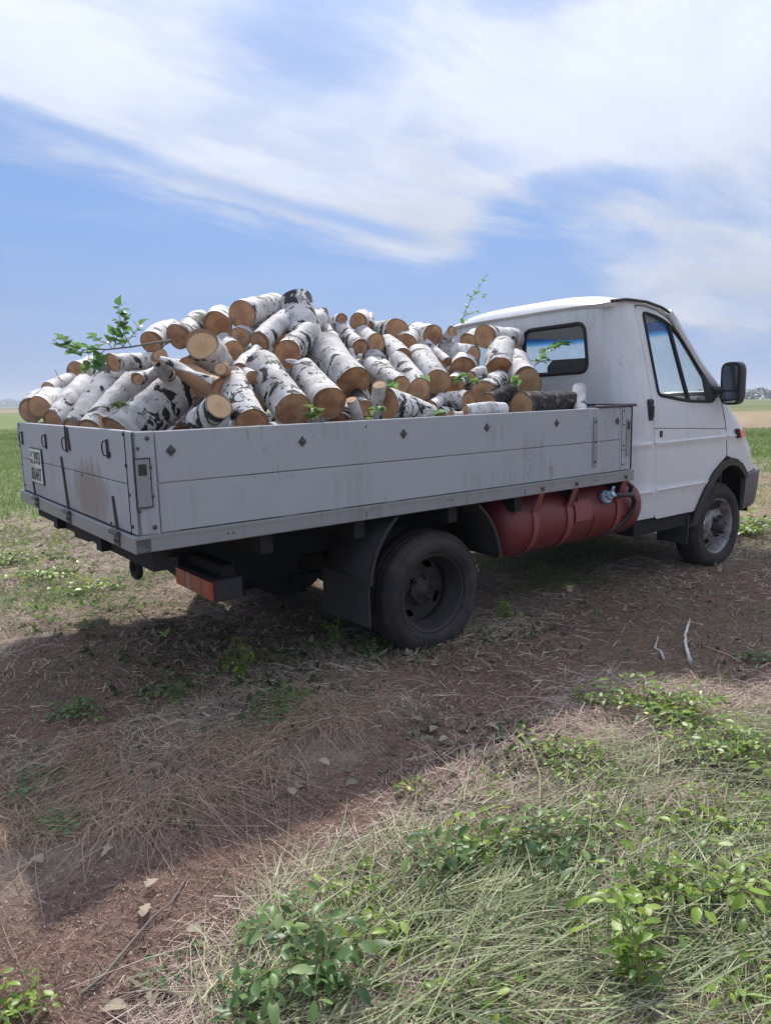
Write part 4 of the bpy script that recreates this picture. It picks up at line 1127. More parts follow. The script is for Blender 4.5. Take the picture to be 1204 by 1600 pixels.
def log_mesh(L, R, taper, seed, n=30, lump=1.0, skew=(0, 0), rough=1.0):
    rg = random.Random(seed); m_ = max(6, int(L/.035)); ph = [rg.uniform(0, 6.28) for _ in range(8)]
    am = [rg.uniform(.012, .05)*lump for _ in range(4)]
    bow = (rg.uniform(-.012, .012), rg.uniform(-.012, .012))
    kn = [(rg.uniform(0, 6.28), rg.uniform(.1, .9)*L, rg.uniform(.06, .16)) for _ in range(rg.randint(1, 3))]
    kk = seed*1.37
    rings = []
    for i in range(m_+1):
        z = L*i/m_; ring = []
        for j in range(n):
            a = 2*math.pi*j/n
            r = R*(1 + (taper-1)*z/L)*(1 + am[0]*math.cos(2*a+ph[0]) + am[1]*math.cos(3*a+ph[1]+z*4) + am[2]*math.cos(a+ph[2]+z*9))
            r += R*.012*math.sin(z*55+ph[3]+a*2) + (rg.random()-.5)*R*.02*rough
            for ka, kz, kh in kn:
                da = (a-ka+math.pi) % (2*math.pi)-math.pi; r += R*kh*math.exp(-(da/.28)**2 - ((z-kz)/.03)**2)
            s_ = math.sin(math.pi*z/L)
            x, y = r*math.cos(a)+bow[0]*s_, r*math.sin(a)+bow[1]*s_
            zz = z
            if i == 0: zz += x*skew[0] + y*skew[1]
            if i == m_: zz += x*-skew[1] + y*skew[0]
            ring.append((x, y, zz))
        rings.append(ring)
    th = min(.006, R*.10)
    def inner(ring, dz):
        out = []
        for x, y, z in ring:
            q = math.hypot(x, y); k = max(.05, (q-th)/q); out.append((x*k, y*k, z+dz))
        return out
    i0, i1 = inner(rings[0], .002), inner(rings[-1], -.002)
    allr = [i0] + rings + [i1]
    vs = [p for r in allr for p in r]; fs = []
    for i in range(len(allr)-1):
        for j in range(n): fs.append((i*n+j, i*n+(j+1) % n, (i+1)*n+(j+1) % n, (i+1)*n+j))
    fs = [tuple(reversed(f)) for f in fs] if False else fs
    bark = (vs, fs)
    def disc(ring, up):
        vs = []; k = 5
        for q in range(k, 0, -1): vs += [(x*q/k, y*q/k, z*q/k + (1-q/k)*(L if up else 0) + (rg.random()-.5)*.0015) for x, y, z in ring]
        c = len(vs); vs.append((0, 0, L if up else 0)); fs = []
        for q in range(k-1):
            for j in range(n): fs.append((q*n+j, q*n+(j+1) % n, (q+1)*n+(j+1) % n, (q+1)*n+j))
        for j in range(n): fs.append(((k-1)*n+j, (k-1)*n+(j+1) % n, c))
        if not up: fs = [tuple(reversed(f)) for f in fs]
        return vs, fs
    return bark, disc(i0, False), disc(i1, True)

def make_log(P1, P2, R, label, dark=.3, tone=.2, taper=1.0, seed=0, group='birch logs heaped in the truck bed', skew=None, mt='bark', name='birch_log', cat='log', tone2=None, n=30, lump=1.0):
    ax = (P2-P1); L = ax.length; ax.normalize()
    rg = random.Random(seed+77)
    if skew is None: skew = (rg.uniform(-.22, .22), rg.uniform(-.22, .22))
    (bv, bf), (v0, f0), (v1, f1) = log_mesh(L, R, taper, seed, n, lump, skew, 6.0 if mt == 'darkbark' else 1.0)
    bm_ = new_mesh(name, bv, bf, True); bm_.materials.append(M[mt]); bm_.materials.append(M['innerbark'])
    for q in list(range(n)) + list(range(len(bf)-n, len(bf))): bm_.polygons[q].material_index = 1
    o = link(name, bm_)
    u = ax.orthogonal().normalized(); u = Matrix.Rotation(rg.uniform(0, 6.28), 3, ax) @ u; v = ax.cross(u)
    Mx = Matrix(((u.x, v.x, ax.x, P1.x), (u.y, v.y, ax.y, P1.y), (u.z, v.z, ax.z, P1.z), (0, 0, 0, 1)))
    o.matrix_world = Q @ Mx
    o['dark'] = float(dark)
    tag(o, label, cat, group)
    for vv, ff, t_ in ((v0, f0, tone), (v1, f1, tone if tone2 is None else tone2)):
        c = link('cut_end', new_mesh('cut_end', vv, ff, True), M['wood'], o); c['tone'] = float(t_); c['radius'] = float(R)
    e = o.modifiers.new('split', 'EDGE_SPLIT'); e.split_angle = R_(50)
    return o

# u1,v1 = middle of the end that shows; u2,v2 = middle of the other end; Rp = radius in photo pixels;
# where it lies in the bed (plane of the truck frame); dark = share of black bark; tone = cut colour from 0 dark and shaded .. 1 pale and sunlit
LOGS = [
 (48, 641, 74, 622, 19, 'x', -1.50, .1, .40, 'split half log leaning on the tailgate at its far end, pale cut face outwards', dict(L=.36)),
 (61, 637, 84, 617, 18, 'x', -1.47, .1, .48, 'narrow split log next to the far end one, its cut face standing upright', dict(L=.36)),
 (75, 606, 112, 592, 10, 'x', -1.35, .0, .50, 'thin clean white log lying above the split pieces at the far tailgate end', dict(L=.34)),
 (118, 579, 142, 571, 14.5, 'x', -1.10, .15, .35, 'small log with a cracked cut face just under the hanging leaves of the left branch', dict(L=.30)),
 (84, 660, 134, 602, 19, 'x', -1.45, .05, .42, 'smooth white log rising from the tailgate, third large butt from its far end', dict(L=.50, skew=(-.3, 0))),
 (116, 674, 174, 584, 21, 'x', -1.43, .65, .42, 'log with big black blotches rising from the tailgate middle', dict(L=.50)),
 (140, 674, 211, 594, 21, 'x', -1.41, .30, .42, 'pale grey log sloping up from the tailgate between blotched and thick ones', dict(L=.48)),
 (190, 678, 284, 602, 35, 'x', -1.30, .42, .36, 'thickest log at the near tail corner with a black square scar near its top', dict(L=.43, skew=(-.1, .1))),
 (176, 566, 256, 562, 14, 'y', .05, .45, .45, 'log with black hoops lying level below the left branch', dict(L=.42)),
 (237, 535, 268, 517, 19, 'y', .25, .35, .15, 'shaded brown butt crossed by the bare stem of the left branch', dict(L=.34)),
 (279, 526, 312, 503, 20, 'y', .22, .55, .05, 'dark red butt with flaking bark rim left of the twin round butts', dict(L=.38)),
 (339.5, 508, 346, 497, 22.5, 'y', .15, .3, .10, 'round dark butt at the lower left of the highest round butt', dict(L=.34)),
 (379, 492, 432, 478, 22, 'y', .08, .25, .13, 'round brown butt highest on the left crest, body running back to the upright stump', dict(L=.42)),
 (314.6, 537, 349, 592, 25, 'y', -.30, .30, .98, 'log standing on end with a bright yellow sawn top tilted to the sky', dict(L=.34, taper=1.22, lightend=1)),
 (364, 551, 350, 533, 19, 'y', -.12, .15, .18, 'half hidden butt behind the bright topped standing log', dict(L=.36)),
 (374, 528, 392, 514, 17, 'y', .0, .1, .18, 'butt tucked under the highest round butt of the left crest', dict(L=.36)),
 (405.5, 535.5, 452, 494, 17, 'y', -.12, .2, .12, 'slim smooth log sloping up right to the upright stump, knotty stub across its butt', dict(L=.44)),
 (463, 468, 479, 540, 24.5, 'y', .15, .50, .2, 'upright stump crowning the pile with a black collar below its top', dict(L=.36, skew=(0, 0), toward=True)),
 (500, 494, 528, 550, 15, 'y', .25, .10, .2, 'rounded plain white log just right of the crowning stump', dict(L=.34)),
 (446.5, 554, 482, 522, 22, 'y', -.30, .75, .10, 'log with a slanting brown cut and rugged black bark in mid pile', dict(L=.36, skew=(.3, .2))),
 (468, 524, 500, 497, 16, 'y', -.05, .35, .2, 'white log with a black seam lying behind the rugged black one', dict(L=.36)),
 (527, 534, 503, 504, 10, 'y', -.12, .3, .2, 'narrow bright log wedged at the top end of the big smooth log', dict(L=.34)),
 (552, 600, 506, 543, 31, 'y', -.52, .16, .05, 'biggest smooth white log in the middle with two black eye marks', dict(L=.44)),
 (515, 630, 474, 578, 26, 'y', -.80, .25, .12, 'log with a full round brown butt resting behind the dark wilted leaves on the board', dict(L=.42, taper=.8)),
 (459, 640, 410, 575, 29, 'y', -.84, .50, .10, 'thick log with peeled grey scar and a large brown butt above the side board', dict(L=.44)),
 (396, 664, 364, 598, 27, 'y', -.86, .62, .12, 'log with long black diagonal scars, its butt half sunk behind the board', dict(L=.42)),
 (343, 634, 308, 660, 22, 'y', -.80, .55, .95, 'short log with a bright oval slanting cut beside the thick corner log', dict(L=.26)),
 (348, 609, 290, 578, 18, 'y', -.58, .0, .05, 'peeled brown log without bark under the loose bark slab', dict(L=.40, mt='peeled')),
 (345, 576, 352, 587, 10, 'y', -.62, .0, .9, 'stubby pale offcut perched on the loose bark slab', dict(L=.10, mt='peeled')),
 (376, 580, 398, 556, 13, 'y', -.45, .15, .3, 'pale log behind the top of the black scarred one', dict(L=.34)),
 (389, 566, 402, 548, 10, 'y', -.35, .3, .3, 'small knotty log end with a sawn stub below the slim sloping log', dict(L=.22)),
 (559, 501.5, 566, 497, 13.5, 'y', .20, .1, .28, 'small round butt alone on the crest between stump and twin butts', dict(L=.30)),
 (578, 494, 576, 508, 7, 'y', .35, .2, .3, 'tiny knobbed stub sticking up behind the small crest butt', dict(L=.18, toward=True)),
 (620.5, 517, 578, 522, 20, 'y', .05, .30, .25, 'log with a large pinkish butt facing right of centre on the crest', dict(L=.40)),
 (634, 540, 640, 528, 18, 'y', -.05, .1, .22, 'brown butt wedged under the large pinkish crest butt', dict(L=.34)),
 (676, 524.5, 648, 518, 17.5, 'y', .12, .3, .15, 'round rosy butt on the right crest left of the twig', dict(L=.38)),
 (698, 566, 664, 536, 8.5, 'y', -.20, .2, .10, 'thin log slanting down to a small dark round end', dict(L=.40)),
 (588, 535, 566, 522, 15, 'y', -.12, .25, .35, 'tan butt with white bark cap below the crest', dict(L=.36)),
 (563, 541, 530, 508, 12, 'y', -.10, .55, .08, 'slim black banded log running down from the crest to a dark end', dict(L=.44)),
 (535, 497, 522, 505, 8, 'y', .20, .7, .15, 'dark little log lying level on the crest beside the round one', dict(L=.24)),
 (628, 560, 602, 536, 15.5, 'y', -.28, .1, .05, 'shadowed brown butt in the hollow right of centre', dict(L=.36)),
 (612, 592, 580, 556, 16, 'y', -.42, .45, .2, 'white log with a black diamond scar above the two tan butts', dict(L=.40)),
 (626, 602, 578, 570, 15, 'y', -.62, .35, .35, 'left one of two tan butts side by side, banded white bark', dict(L=.40)),
 (655.5, 609, 620, 565, 19, 'y', -.62, .30, .32, 'right one of two tan butts side by side, with a growth crack', dict(L=.42)),
 (684, 597, 655, 556, 21.5, 'y', -.50, .50, .42, 'log with a broad round orange butt and black hoops, green sprig on it', dict(L=.42)),
 (591, 652, 548, 546, 4, 'y', -.50, .1, .5, 'long thin white pole slanting beside the biggest smooth log', dict(L=.50, n=12)),
 (592, 600, 587, 655, 11, 'y', -.82, .12, .95, 'slender upright log with a bright orange sawn top at the board', dict(L=.22)),
 (605.7, 631, 672, 648, 24, 'y', -.82, .35, .15, 'log lying along the board with a deep brown half hidden cut at its left', dict(L=.38, taper=.75)),
 (549, 624, 560, 660, 9, 'y', -.86, .3, .80, 'splintered orange piece standing by the board', dict(L=.14)),
 (570, 640, 560, 618, 14, 'y', -.74, .95, .1, 'short black barked log in the gap left of the upright one', dict(L=.30)),
 (754.6, 613, 778, 594, 19, 'y', -.62, .60, .40, 'log with clear growth rings in its round tan butt, dark bark round it', dict(L=.36)),
 (778, 580, 784, 545, 23, 'y', -.42, .45, .02, 'thick log with white torn bark above a deep brown cut near the cab', dict(L=.38)),
 (757, 526, 802, 530, 19, 'y', -.10, .35, .32, 'log with a bright orange butt beside the hidden cab window', dict(L=.40)),
 (730, 533, 742, 525, 13, 'y', .02, .2, .22, 'smaller orange butt just left of the bright orange one', dict(L=.34)),
 (740, 554, 698, 545, 13, 'y', -.25, .1, .50, 'knotty forked log end with pale orange wood', dict(L=.36)),
 (722, 580, 728, 564, 22, 'y', -.25, .4, .0, 'big dark red butt deep in the pile under the forked end', dict(L=.36)),
 (710, 602, 716, 592, 15, 'y', -.45, .4, .0, 'dark red butt low in the gap left of the ringed log', dict(L=.34)),
 (822, 598, 806, 566, 24, 'y', -.62, .15, .55, 'log with a wide sandy butt closest to the rear window', dict(L=.40)),
 (813, 634, 890, 627, 23, 'y', -.84, .0, .45, 'dark rough barked log lying along the board, tan butt to the left', dict(L=.46, mt='darkbark', taper=.80)),
 (904, 606, 907, 652, 10, 'y', -.84, .35, .1, 'short white log standing upright on the board by the cab corner', dict(L=.24, toward=True)),
 (732, 626, 676, 634, 15, 'y', -.74, .40, .02, 'scored white log lying behind the board with its dark end to the right', dict(L=.34)),
 (726, 643, 786, 640, 10.5, 'y', -.90, .15, .3, 'plain white log flat along the top of the board', dict(L=.30)),
 (704, 648, 730, 646, 6.5, 'y', -.92, .35, .3, 'scrap of white log barely showing over the board', dict(L=.20)),
 (736, 587, 757, 580, 7.5, 'y', -.56, .5, .7, 'small pale snapped stub pointing out above the ringed log', dict(L=.20)),
 (790, 603, 762, 588, 6.5, 'y', -.58, .5, .4, 'thin stub with torn white bark below the deep brown cut', dict(L=.22, mt='bark')),
 (706, 518, 690, 545, 9, 'y', -.02, .25, .35, 'little grey log with a knob standing under the twig', dict(L=.24)),
 (672, 634, 690, 622, 9, 'y', -.70, .2, .2, 'small white piece under the broad orange butt', dict(L=.26)),
 (762, 628, 800, 612, 13, 'y', -.72, .0, .2, 'black barked log in the dark gap under the wide sandy butt', dict(L=.34, mt='darkbark')),
 (215, 592, 246, 580, 10, 'y', -.30, .2, .6, 'small pale log end in the gap behind the thick corner log', dict(L=.26)),
 (800, 552, 812, 572, 15, 'y', -.30, .55, .1, 'white log with black cracks leaning in front of the far rear window', dict(L=.34)),
 (395, 590, 372, 572, 11, 'y', -.60, .2, .3, 'plain grey log end seen between scarred and thick log', dict(L=.30)),
 (248, 556, 262, 588, 13, 'y', -.25, .5, .4, 'log end wrapped in curled dark bark left of the standing bright topped one', dict(L=.20)),
 (295, 572, 330, 556, 15, 'y', -.25, .35, .3, 'white log below the dark red butt, half under the bark slab', dict(L=.34)),
]
logs = []
for i, (u1, v1, u2, v2, Rp, ax_, val, dk, tn, lab, op) in enumerate(LOGS):
    P1 = at(u1, v1, 'xyz'.index(ax_), val); D = (P1-CP).dot(CF); Rm = Rp*D/FOC
    P2 = solve_len(P1, u2, v2, op.get('L', .42), op.get('toward', False))
    o = make_log(P1, P2, Rm, lab, dk, tn, op.get('taper', 1 + ((i*37) % 7-3)*.02), seed=i+1, skew=op.get('skew'), mt=op.get('mt', 'bark'), n=op.get('n', 30))
    logs.append((P1, P2, Rm))
# the logs underneath, glimpsed through the gaps
def pj(p):
    d = p - CP; z = d.dot(CF); return 602 + FOC*d.dot(CR)/z, 800 - FOC*d.dot(CU)/z, z
SIL = [(20, 660), (40, 645), (60, 612), (110, 602), (120, 572), (180, 556), (215, 530), (265, 508), (310, 498), (340, 487), (365, 478), (430, 470), (440, 462), (490, 462), (500, 490), (545, 497), (560, 494), (600, 502), (625, 502), (680, 512), (700, 524), (740, 514), (760, 510), (800, 522), (808, 562), (838, 582), (845, 612), (915, 628), (1000, 660)]
VIS = []
for P1, P2, Rm in logs:
    a, b = pj(P1), pj(P2); VIS.append((a, b, Rm*FOC/a[2]))
def covered(u, v, r):
    best = 0
    for a, b, rr in VIS:
        ax_, ay_ = b[0]-a[0], b[1]-a[1]; L2 = ax_*ax_+ay_*ay_+1e-6
        t = max(0, min(1, ((u-a[0])*ax_+(v-a[1])*ay_)/L2)); d = math.hypot(u-a[0]-t*ax_, v-a[1]-t*ay_)
        if d < rr + r*.55: best = max(best, a[2]+(b[2]-a[2])*t)
    return best
SEEN = {1: 'low white log behind the board below the black scarred one', 5: 'buried log in the gap between the bright oval cut and the scarred log', 6: 'sliver of log between the scarred log and the peeled grey scar log, at the board', 11: 'buried log at the board just right of the thick corner log', 14: 'dark end glimpsed between dark red butt and the ringed butt', 15: 'buried bark seen above the round butt with wilted leaves', 16: 'log sliver left of the small pale log end behind the corner log', 20: 'bark sliver below the slim black banded log', 25: 'buried log under the peeled brown one', 26: 'buried log low behind the scored white log at the board', 39: 'log sliver under the ringed butt', 42: 'bark glimpsed under the half hidden butt of the left crest', 43: 'buried bark in the crack left of the peeled grey scar log', 45: 'bark sliver under the slim smooth sloping log', 48: 'buried log at the board right of the full round brown butt', 51: 'buried log above the body of the bright oval cut log', 56: 'bark seen between slim sloping log and rugged black one', 59: 'buried log over the board right of the black barked one', 64: 'low sliver at the board between scarred and peeled grey scar logs', 67: 'bark glimpsed under the flaking dark red butt', 74: 'second low log at the board right of the corner log', 78: 'lowest log end at the board beside the bright oval cut log', 79: 'buried log at the board left of the full round brown butt', 82: 'bark seen right of the biggest smooth log top, by the white pole', 83: 'buried log low over the tailgate between the sloping logs', 86: 'dark log under the two dark red butts', 88: 'bark sliver beside the slanting brown cut', 90: 'buried log behind the top of the upright slender one', 95: 'tiny sliver under the full round brown butt', 99: 'tiny sliver under the leaves at the board', 100: 'bark under the right edge of the rugged black log', 106: 'buried log behind the broad orange butt top', 110: 'bark in the crack above the board left of the thick brown butt', 111: 'log end low beside the splintered orange piece'}
DBG = False
rf = random.Random(91); fill = []; tries = 0
while len(fill) < 120 and tries < 16000:
    tries += 1
    x, y, z = rf.uniform(-1.40, 1.40), rf.uniform(-.80, .85), rf.uniform(.97, 1.95)
    R = rf.uniform(.062, .098); L = rf.uniform(.34, .42)
    a = rf.gauss(.9, .5); d = Vector((math.cos(a), math.sin(a), rf.uniform(-.2, .2))).normalized()
    P1 = Vector((x, y, z)) - d*L/2; P2 = P1 + d*L
    if any(abs(p.x) > 1.50 or abs(p.y) > .95 for p in (P1, P2)): continue
    ok = True; see = 0
    for t in (0, .25, .5, .75, 1):
        p = P1.lerp(P2, t); u, v, dep = pj(p); rp = R*FOC/dep
        vb = at(u, 660, 1, -1.035)
        top = np.interp(u, [q[0] for q in SIL], [q[1] for q in SIL])
        if v - rp < top + 5: ok = False; break
        c = covered(u, v, rp)
        board = 672.5 + (631-672.5)*(u-206)/(991-206)
        if v > board + rp or (v > board - 16 and p.y > -.86): continue
        if c and dep < c + R*1.1 + .03: ok = False; break
        if not c:
            see += 1
            if dep < 3.2 + (u-100)/900*1.9: ok = False; break
    if not ok: continue
    if any((((P1+P2)/2)-q).length < (R+r_)*.80 for q, r_ in fill): continue
    fill.append(((P1+P2)/2, R)); fk = len(fill); dk_, tn_ = rf.uniform(.1, .6), rf.uniform(0, .3)
    if fk not in SEEN and fk % 3 and not DBG: continue
    lo_ = make_log(P1, P2, R, SEEN.get(fk, 'birch log buried out of sight in the middle of the heap'), dk_, tn_, seed=300+len(fill), group='birch logs heaped in the truck bed' if fk in SEEN else 'buried birch logs under the heap', n=18)
    if DBG: lo_['fk'] = fk
print('fill', len(fill))

# loose bark slab and wood splinter lying on the heap
def curved_slab(name, a, b, wdt, rad, mt, label, cat, flipn=1.0, jag=.3, seed=1):
    ax = (b-a); L = ax.length; ax.normalize(); up = Vector((0, -.35, 1)); up = (up - ax*up.dot(ax)).normalized(); sdv = ax.cross(up)
    rg = random.Random(seed); vs = []; fs = []; n, m_ = 22, 8
    for i in range(n+1):
        t = i/n; e0 = rg.uniform(-jag, jag)*.3; e1 = rg.uniform(-jag, jag)*.3
        for j in range(m_+1):
            s_ = j/m_*2-1; s_ = s_*(1 + (e1 if s_ > 0 else e0))
            a_ = s_*wdt/rad; vs.append(a + ax*L*t + sdv*rad*math.sin(a_) + up*(rad*(math.cos(a_)-1)*flipn + .006*math.sin(9*t+2*s_)))
    for i in range(n):
        for j in range(m_): k_ = i*(m_+1)+j; fs.append((k_, k_+1, k_+m_+2, k_+m_+1))
    me = new_mesh(name, [T(v) for v in vs], fs, True); o = link(name, me, M[mt]); s = o.modifiers.new('solid', 'SOLIDIFY'); s.thickness = .008
    o['dark'] = .2
    return tag(o, label, cat)
curved_slab('bark_slab', at(252, 556, 1, -.50), at(334, 592, 1, -.60), .035, .06, 'bark', 'torn white slab of bark lying over the peeled brown log', 'bark slab', seed=3)
curved_slab('bark_strip', at(446, 562, 1, -.62), at(486, 566, 1, -.70), .02, .03, 'bark', 'short torn strip of bark sticking up from the split topped log', 'bark strip', seed=4)

# ------------------------------------------------------------------ leaves, branches, plants
def leaf_mesh(name, L, wd, kind='oval', fold=.25, curl=.15, seed=0):
    rg = random.Random(seed)
    prof = {'oval': [(0, .0), (.12, .45), (.35, .92), (.6, 1.0), (.82, .72), (.95, .34), (1, 0)],
            'heart': [(0, .0), (.06, .62), (.22, 1.0), (.42, .95), (.64, .62), (.84, .28), (1, 0)],
            'lobed': [(0, .0), (.12, .55), (.24, .95), (.36, .55), (.52, 1.0), (.68, .45), (.84, .5), (1, 0)]}[kind]
    vs, fs = [], []
    for t, w_ in prof:
        z = -curl*L*(t**2); hw = w_*wd/2
        vs += [(-hw*(1+rg.uniform(-.1, .1)), t*L, z + fold*hw + rg.uniform(-.02, .02)*L), (0, t*L, z), (hw*(1+rg.uniform(-.1, .1)), t*L, z + fold*hw + rg.uniform(-.02, .02)*L)]
    n = len(prof)
    for i in range(n-1):
        fs += [(3*i, 3*i+1, 3*i+4, 3*i+3), (3*i+1, 3*i+2, 3*i+5, 3*i+4)]
    return new_mesh(name, vs, fs, True)
LEAFM = {}
def get_leaf(kind, mt, v):
    k_ = (kind, mt, v)
    if k_ not in LEAFM:
        asp = {'oval': .50, 'heart': .92, 'lobed': .6}[kind]
        me = leaf_mesh('leaf', 1.0, asp, kind, fold=.15+.12*(v % 3), curl=.1+.18*((v*2) % 3), seed=v); me.materials.append(M[mt]); LEAFM[k_] = me
    return LEAFM[k_]

def frame(d, up):
    d = d.normalized(); x = d.cross(up)
    if x.length < 1e-4: x = d.orthogonal()
    x.normalize(); z = x.cross(d); return Matrix(((x.x, d.x, z.x), (x.y, d.y, z.y), (x.z, d.z, z.z)))

def bez(p0, p1, p2, n):
    return [p0*(1-t)**2 + p1*2*t*(1-t) + p2*t*t for t in [i/n for i in range(n+1)]]

def plant(name, base, stems, label, cat, group=None, mt='leaf', kind='oval', individual=True, petiole=.01, stem_mt='stem', seed=0, world=True):
    "stems: list of (points, radius, leaf spacing, leaf length, start share)"
    rg = random.Random(seed)
    if name == 'aspen_branch': stems = [(p_, r_, s_*(.42 if s_ < .1 else 1), l_, q_) for p_, r_, s_, l_, q_ in stems]
    root = empty(name, base); tag(root, label, cat, group)
    sm = MB(); LV = []
    for pts, r, sp, ll, st in stems:
        pts = [Vector(p) - base for p in pts]
        sm.tube(pts, [r*(1-.6*i/(len(pts)-1)) for i in range(len(pts))], 5)
        seg = [(pts[i+1]-pts[i]).length for i in range(len(pts)-1)]; tot = sum(seg); d = tot*st; side_ = 1
        while d < tot:
            q = d; i = 0
            while i < len(seg)-1 and q > seg[i]: q -= seg[i]; i += 1
            p = pts[i].lerp(pts[i+1], min(1, q/max(seg[i], 1e-6))); t = (pts[i+1]-pts[i]).normalized()
            pr = t.cross(Vector((rg.uniform(-.3, .3), rg.uniform(-.3, .3), 1))).normalized()*side_
            dr = (pr + t*rg.uniform(.2, .8) + Vector((0, 0, rg.uniform(-.25, .45)))).normalized()
            l_ = ll*rg.uniform(.45, 1.2)
            LV.append((p + dr*petiole, dr, l_, Vector((rg.uniform(-.5, .5), rg.uniform(-.5, .5), 1)).normalized()))
            sm.tube([p, p + dr*petiole*1.2], r*.4, 3, cap=False)
            side_ = -side_; d += sp*rg.uniform(.7, 1.3)
        t = (pts[-1]-pts[-2]).normalized(); LV.append((pts[-1], t, ll*.9, Vector((rg.uniform(-.4, .4), .2, 1)).normalized()))
    sm.build('stem', M[stem_mt], root, True, 80)
    if individual:
        for p, d, l_, up in LV:
            o = link('leaf', get_leaf(kind, mt, rg.randint(0, 8)), None, root)
            o.matrix_local = Matrix.Translation(p) @ (frame(d, up) @ Matrix.Scale(l_, 3)).to_4x4()
    else:
        vs, fs, tint = [], [], []
        for p, d, l_, up in LV:
            me = get_leaf(kind, mt, rg.randint(0, 8)); F3 = frame(d, up); k_ = len(vs); tv = rg.random()
            for v in me.vertices: vs.append(p + F3 @ (v.co*l_)); tint.append(tv)
            fs += [tuple(i + k_ for i in pl_.vertices) for pl_ in me.polygons]
        me = new_mesh('leaves', vs, fs, True); a = me.attributes.new('tint', 'FLOAT', 'POINT'); a.data.foreach_set('value', tint)
        o = link('leaves', me, M[mt], root); o['kind'] = 'stuff'
    return root

def sprawl(base, n, h, spread, seed, sp=.035, ll=.035, r=.0018, lean=(0, 0)):
    "stems that rise from the base and arch outwards"
    rg = random.Random(seed); out = []
    for i in range(n):
        a = 2*math.pi*(i+rg.random()*.8)/n; s_ = spread*rg.uniform(.45, 1.1); hh = h*rg.uniform(.5, 1.1)
        d = Vector((math.cos(a)*s_ + lean[0], math.sin(a)*s_ + lean[1], 0))
        b0 = base + Vector((rg.uniform(-.02, .02), rg.uniform(-.02, .02), -.005))
        out.append((bez(b0, b0 + d*.3 + Vector((0, 0, hh)), b0 + d + Vector((0, 0, hh*rg.uniform(.45, .95))), 7), r, sp, ll, .15))
    return out
Q3 = Q.to_3x3()
# aspen branch on the left of the load
def bp_px(lst, y): return [T(at(u, v, 1, y)) for u, v in lst]
main_ = bp_px([(268, 532), (240, 536), (205, 542), (170, 546), (150, 546)], -.35)
base = main_[0].copy()
ls = .056
stems = [(main_, .006, .5, .01, .99)]
for lst, n_sp in (([(205, 541), (196, 526), (190, 508), (186, 492), (186, 477)], .024), ([(178, 545), (182, 530), (186, 517), (196, 502)], .030), ([(165, 546), (150, 544), (132, 548), (112, 540), (99, 530)], .026), ([(150, 546), (140, 552), (138, 563)], .03), ([(190, 543), (202, 530), (212, 518), (218, 508)], .05), ([(165, 546), (155, 556), (148, 568), (142, 574)], .03), ([(175, 545), (170, 536), (158, 534), (150, 528)], .03), ([(132, 548), (118, 553), (104, 545), (97, 542)], .03), ([(195, 541), (180, 534), (176, 522)], .03)):
    stems.append((bp_px(lst, -.35), .0022, n_sp, ls*.95, .15))
plant('aspen_branch', base, stems, 'cut branch with round green leaves lying across the left crest of the load', 'branch', mt='poplar', kind='heart', petiole=.018, stem_mt='twigbark', seed=2)
tw = bp_px([(718, 520), (722, 500), (728, 482), (738, 462), (750, 446), (757, 434)], -.05)
plant('leafy_twig', tw[0].copy(), [(tw, .0022, .028, .046, .12), (bp_px([(724, 497), (732, 492), (741, 488)], -.05), .0015, .02, .046, .3), (bp_px([(740, 460), (748, 456), (753, 462)], -.05), .001, .03, .034, .3)], 'thin upright twig with small leaves rising before the cab roof', 'twig', mt='poplar', kind='heart', petiole=.012, stem_mt='twigbark', seed=5)
tw = bp_px([(826, 590), (834, 572), (846, 556), (862, 544), (872, 537), (880, 538)], -.45)
plant('leafy_twig', tw[0].copy(), [(tw, .0022, .017, .066, .25), (bp_px([(834, 572), (842, 566), (850, 564)], -.45), .0015, .016, .055, .2)], 'leafy green twig in front of the right rear window', 'twig', mt='poplar', kind='heart', petiole=.010, stem_mt='twigbark', seed=6)
for i, (u, v, y, r_, n_, mt_, lab) in enumerate((
    (498, 650, -.95, .06, 12, 'leafdk', 'dark wilted leaf spray drooping over the side board'),
    (565, 662, -.98, .03, 6, 'leafdk', 'small dark leaf spray on the board left of the upright slender log'),
    (588, 640, -.93, .018, 4, 'poplar', 'bright leaf pair against the upright slender log'),
    (680, 652, -.97, .045, 8, 'poplar', 'green leaf spray hanging over the board under the broad orange butt'),
    (655, 590, -.62, .04, 7, 'poplar', 'leaf spray on bark left of the broad orange butt'),
    (723, 590, -.62, .035, 6, 'poplar', 'pale leaf spray before the dark red butt'),
    (806, 594, -.72, .018, 3, 'poplar', 'two light leaves on the wide sandy butt'),
    (612, 603, -.70, .02, 4, 'poplar', 'few small leaves beside the upright slender log top'),
    (186, 636, -1.0, .025, 6, 'leafdk', 'scrap of moss green leaves between tail logs'),
    (745, 600, -.70, .04, 8, 'leafdk', 'dark leaf spray on the bark of the ringed log'))):
    b = at(u, v, 1, y) if u != 186 else at(u, v, 0, -1.30)
    base = T(b); rg = random.Random(50+i); st = []
    for k in range(3):
        e = base + Q3 @ Vector((rg.uniform(-r_, r_), rg.uniform(-.01, .01), rg.uniform(-r_*.5, r_*.6)))
        st.append((bez(base, (base+e)/2 + Vector((0, -.01, .01)), e, 3), .0012, r_*3/n_*.9, .050 if i != 0 else .060, .1))
    plant('leaf_spray', base, st, lab, 'leaves', 'sprigs caught in the load', mt=mt_, kind='heart', petiole=.006, seed=60+i)
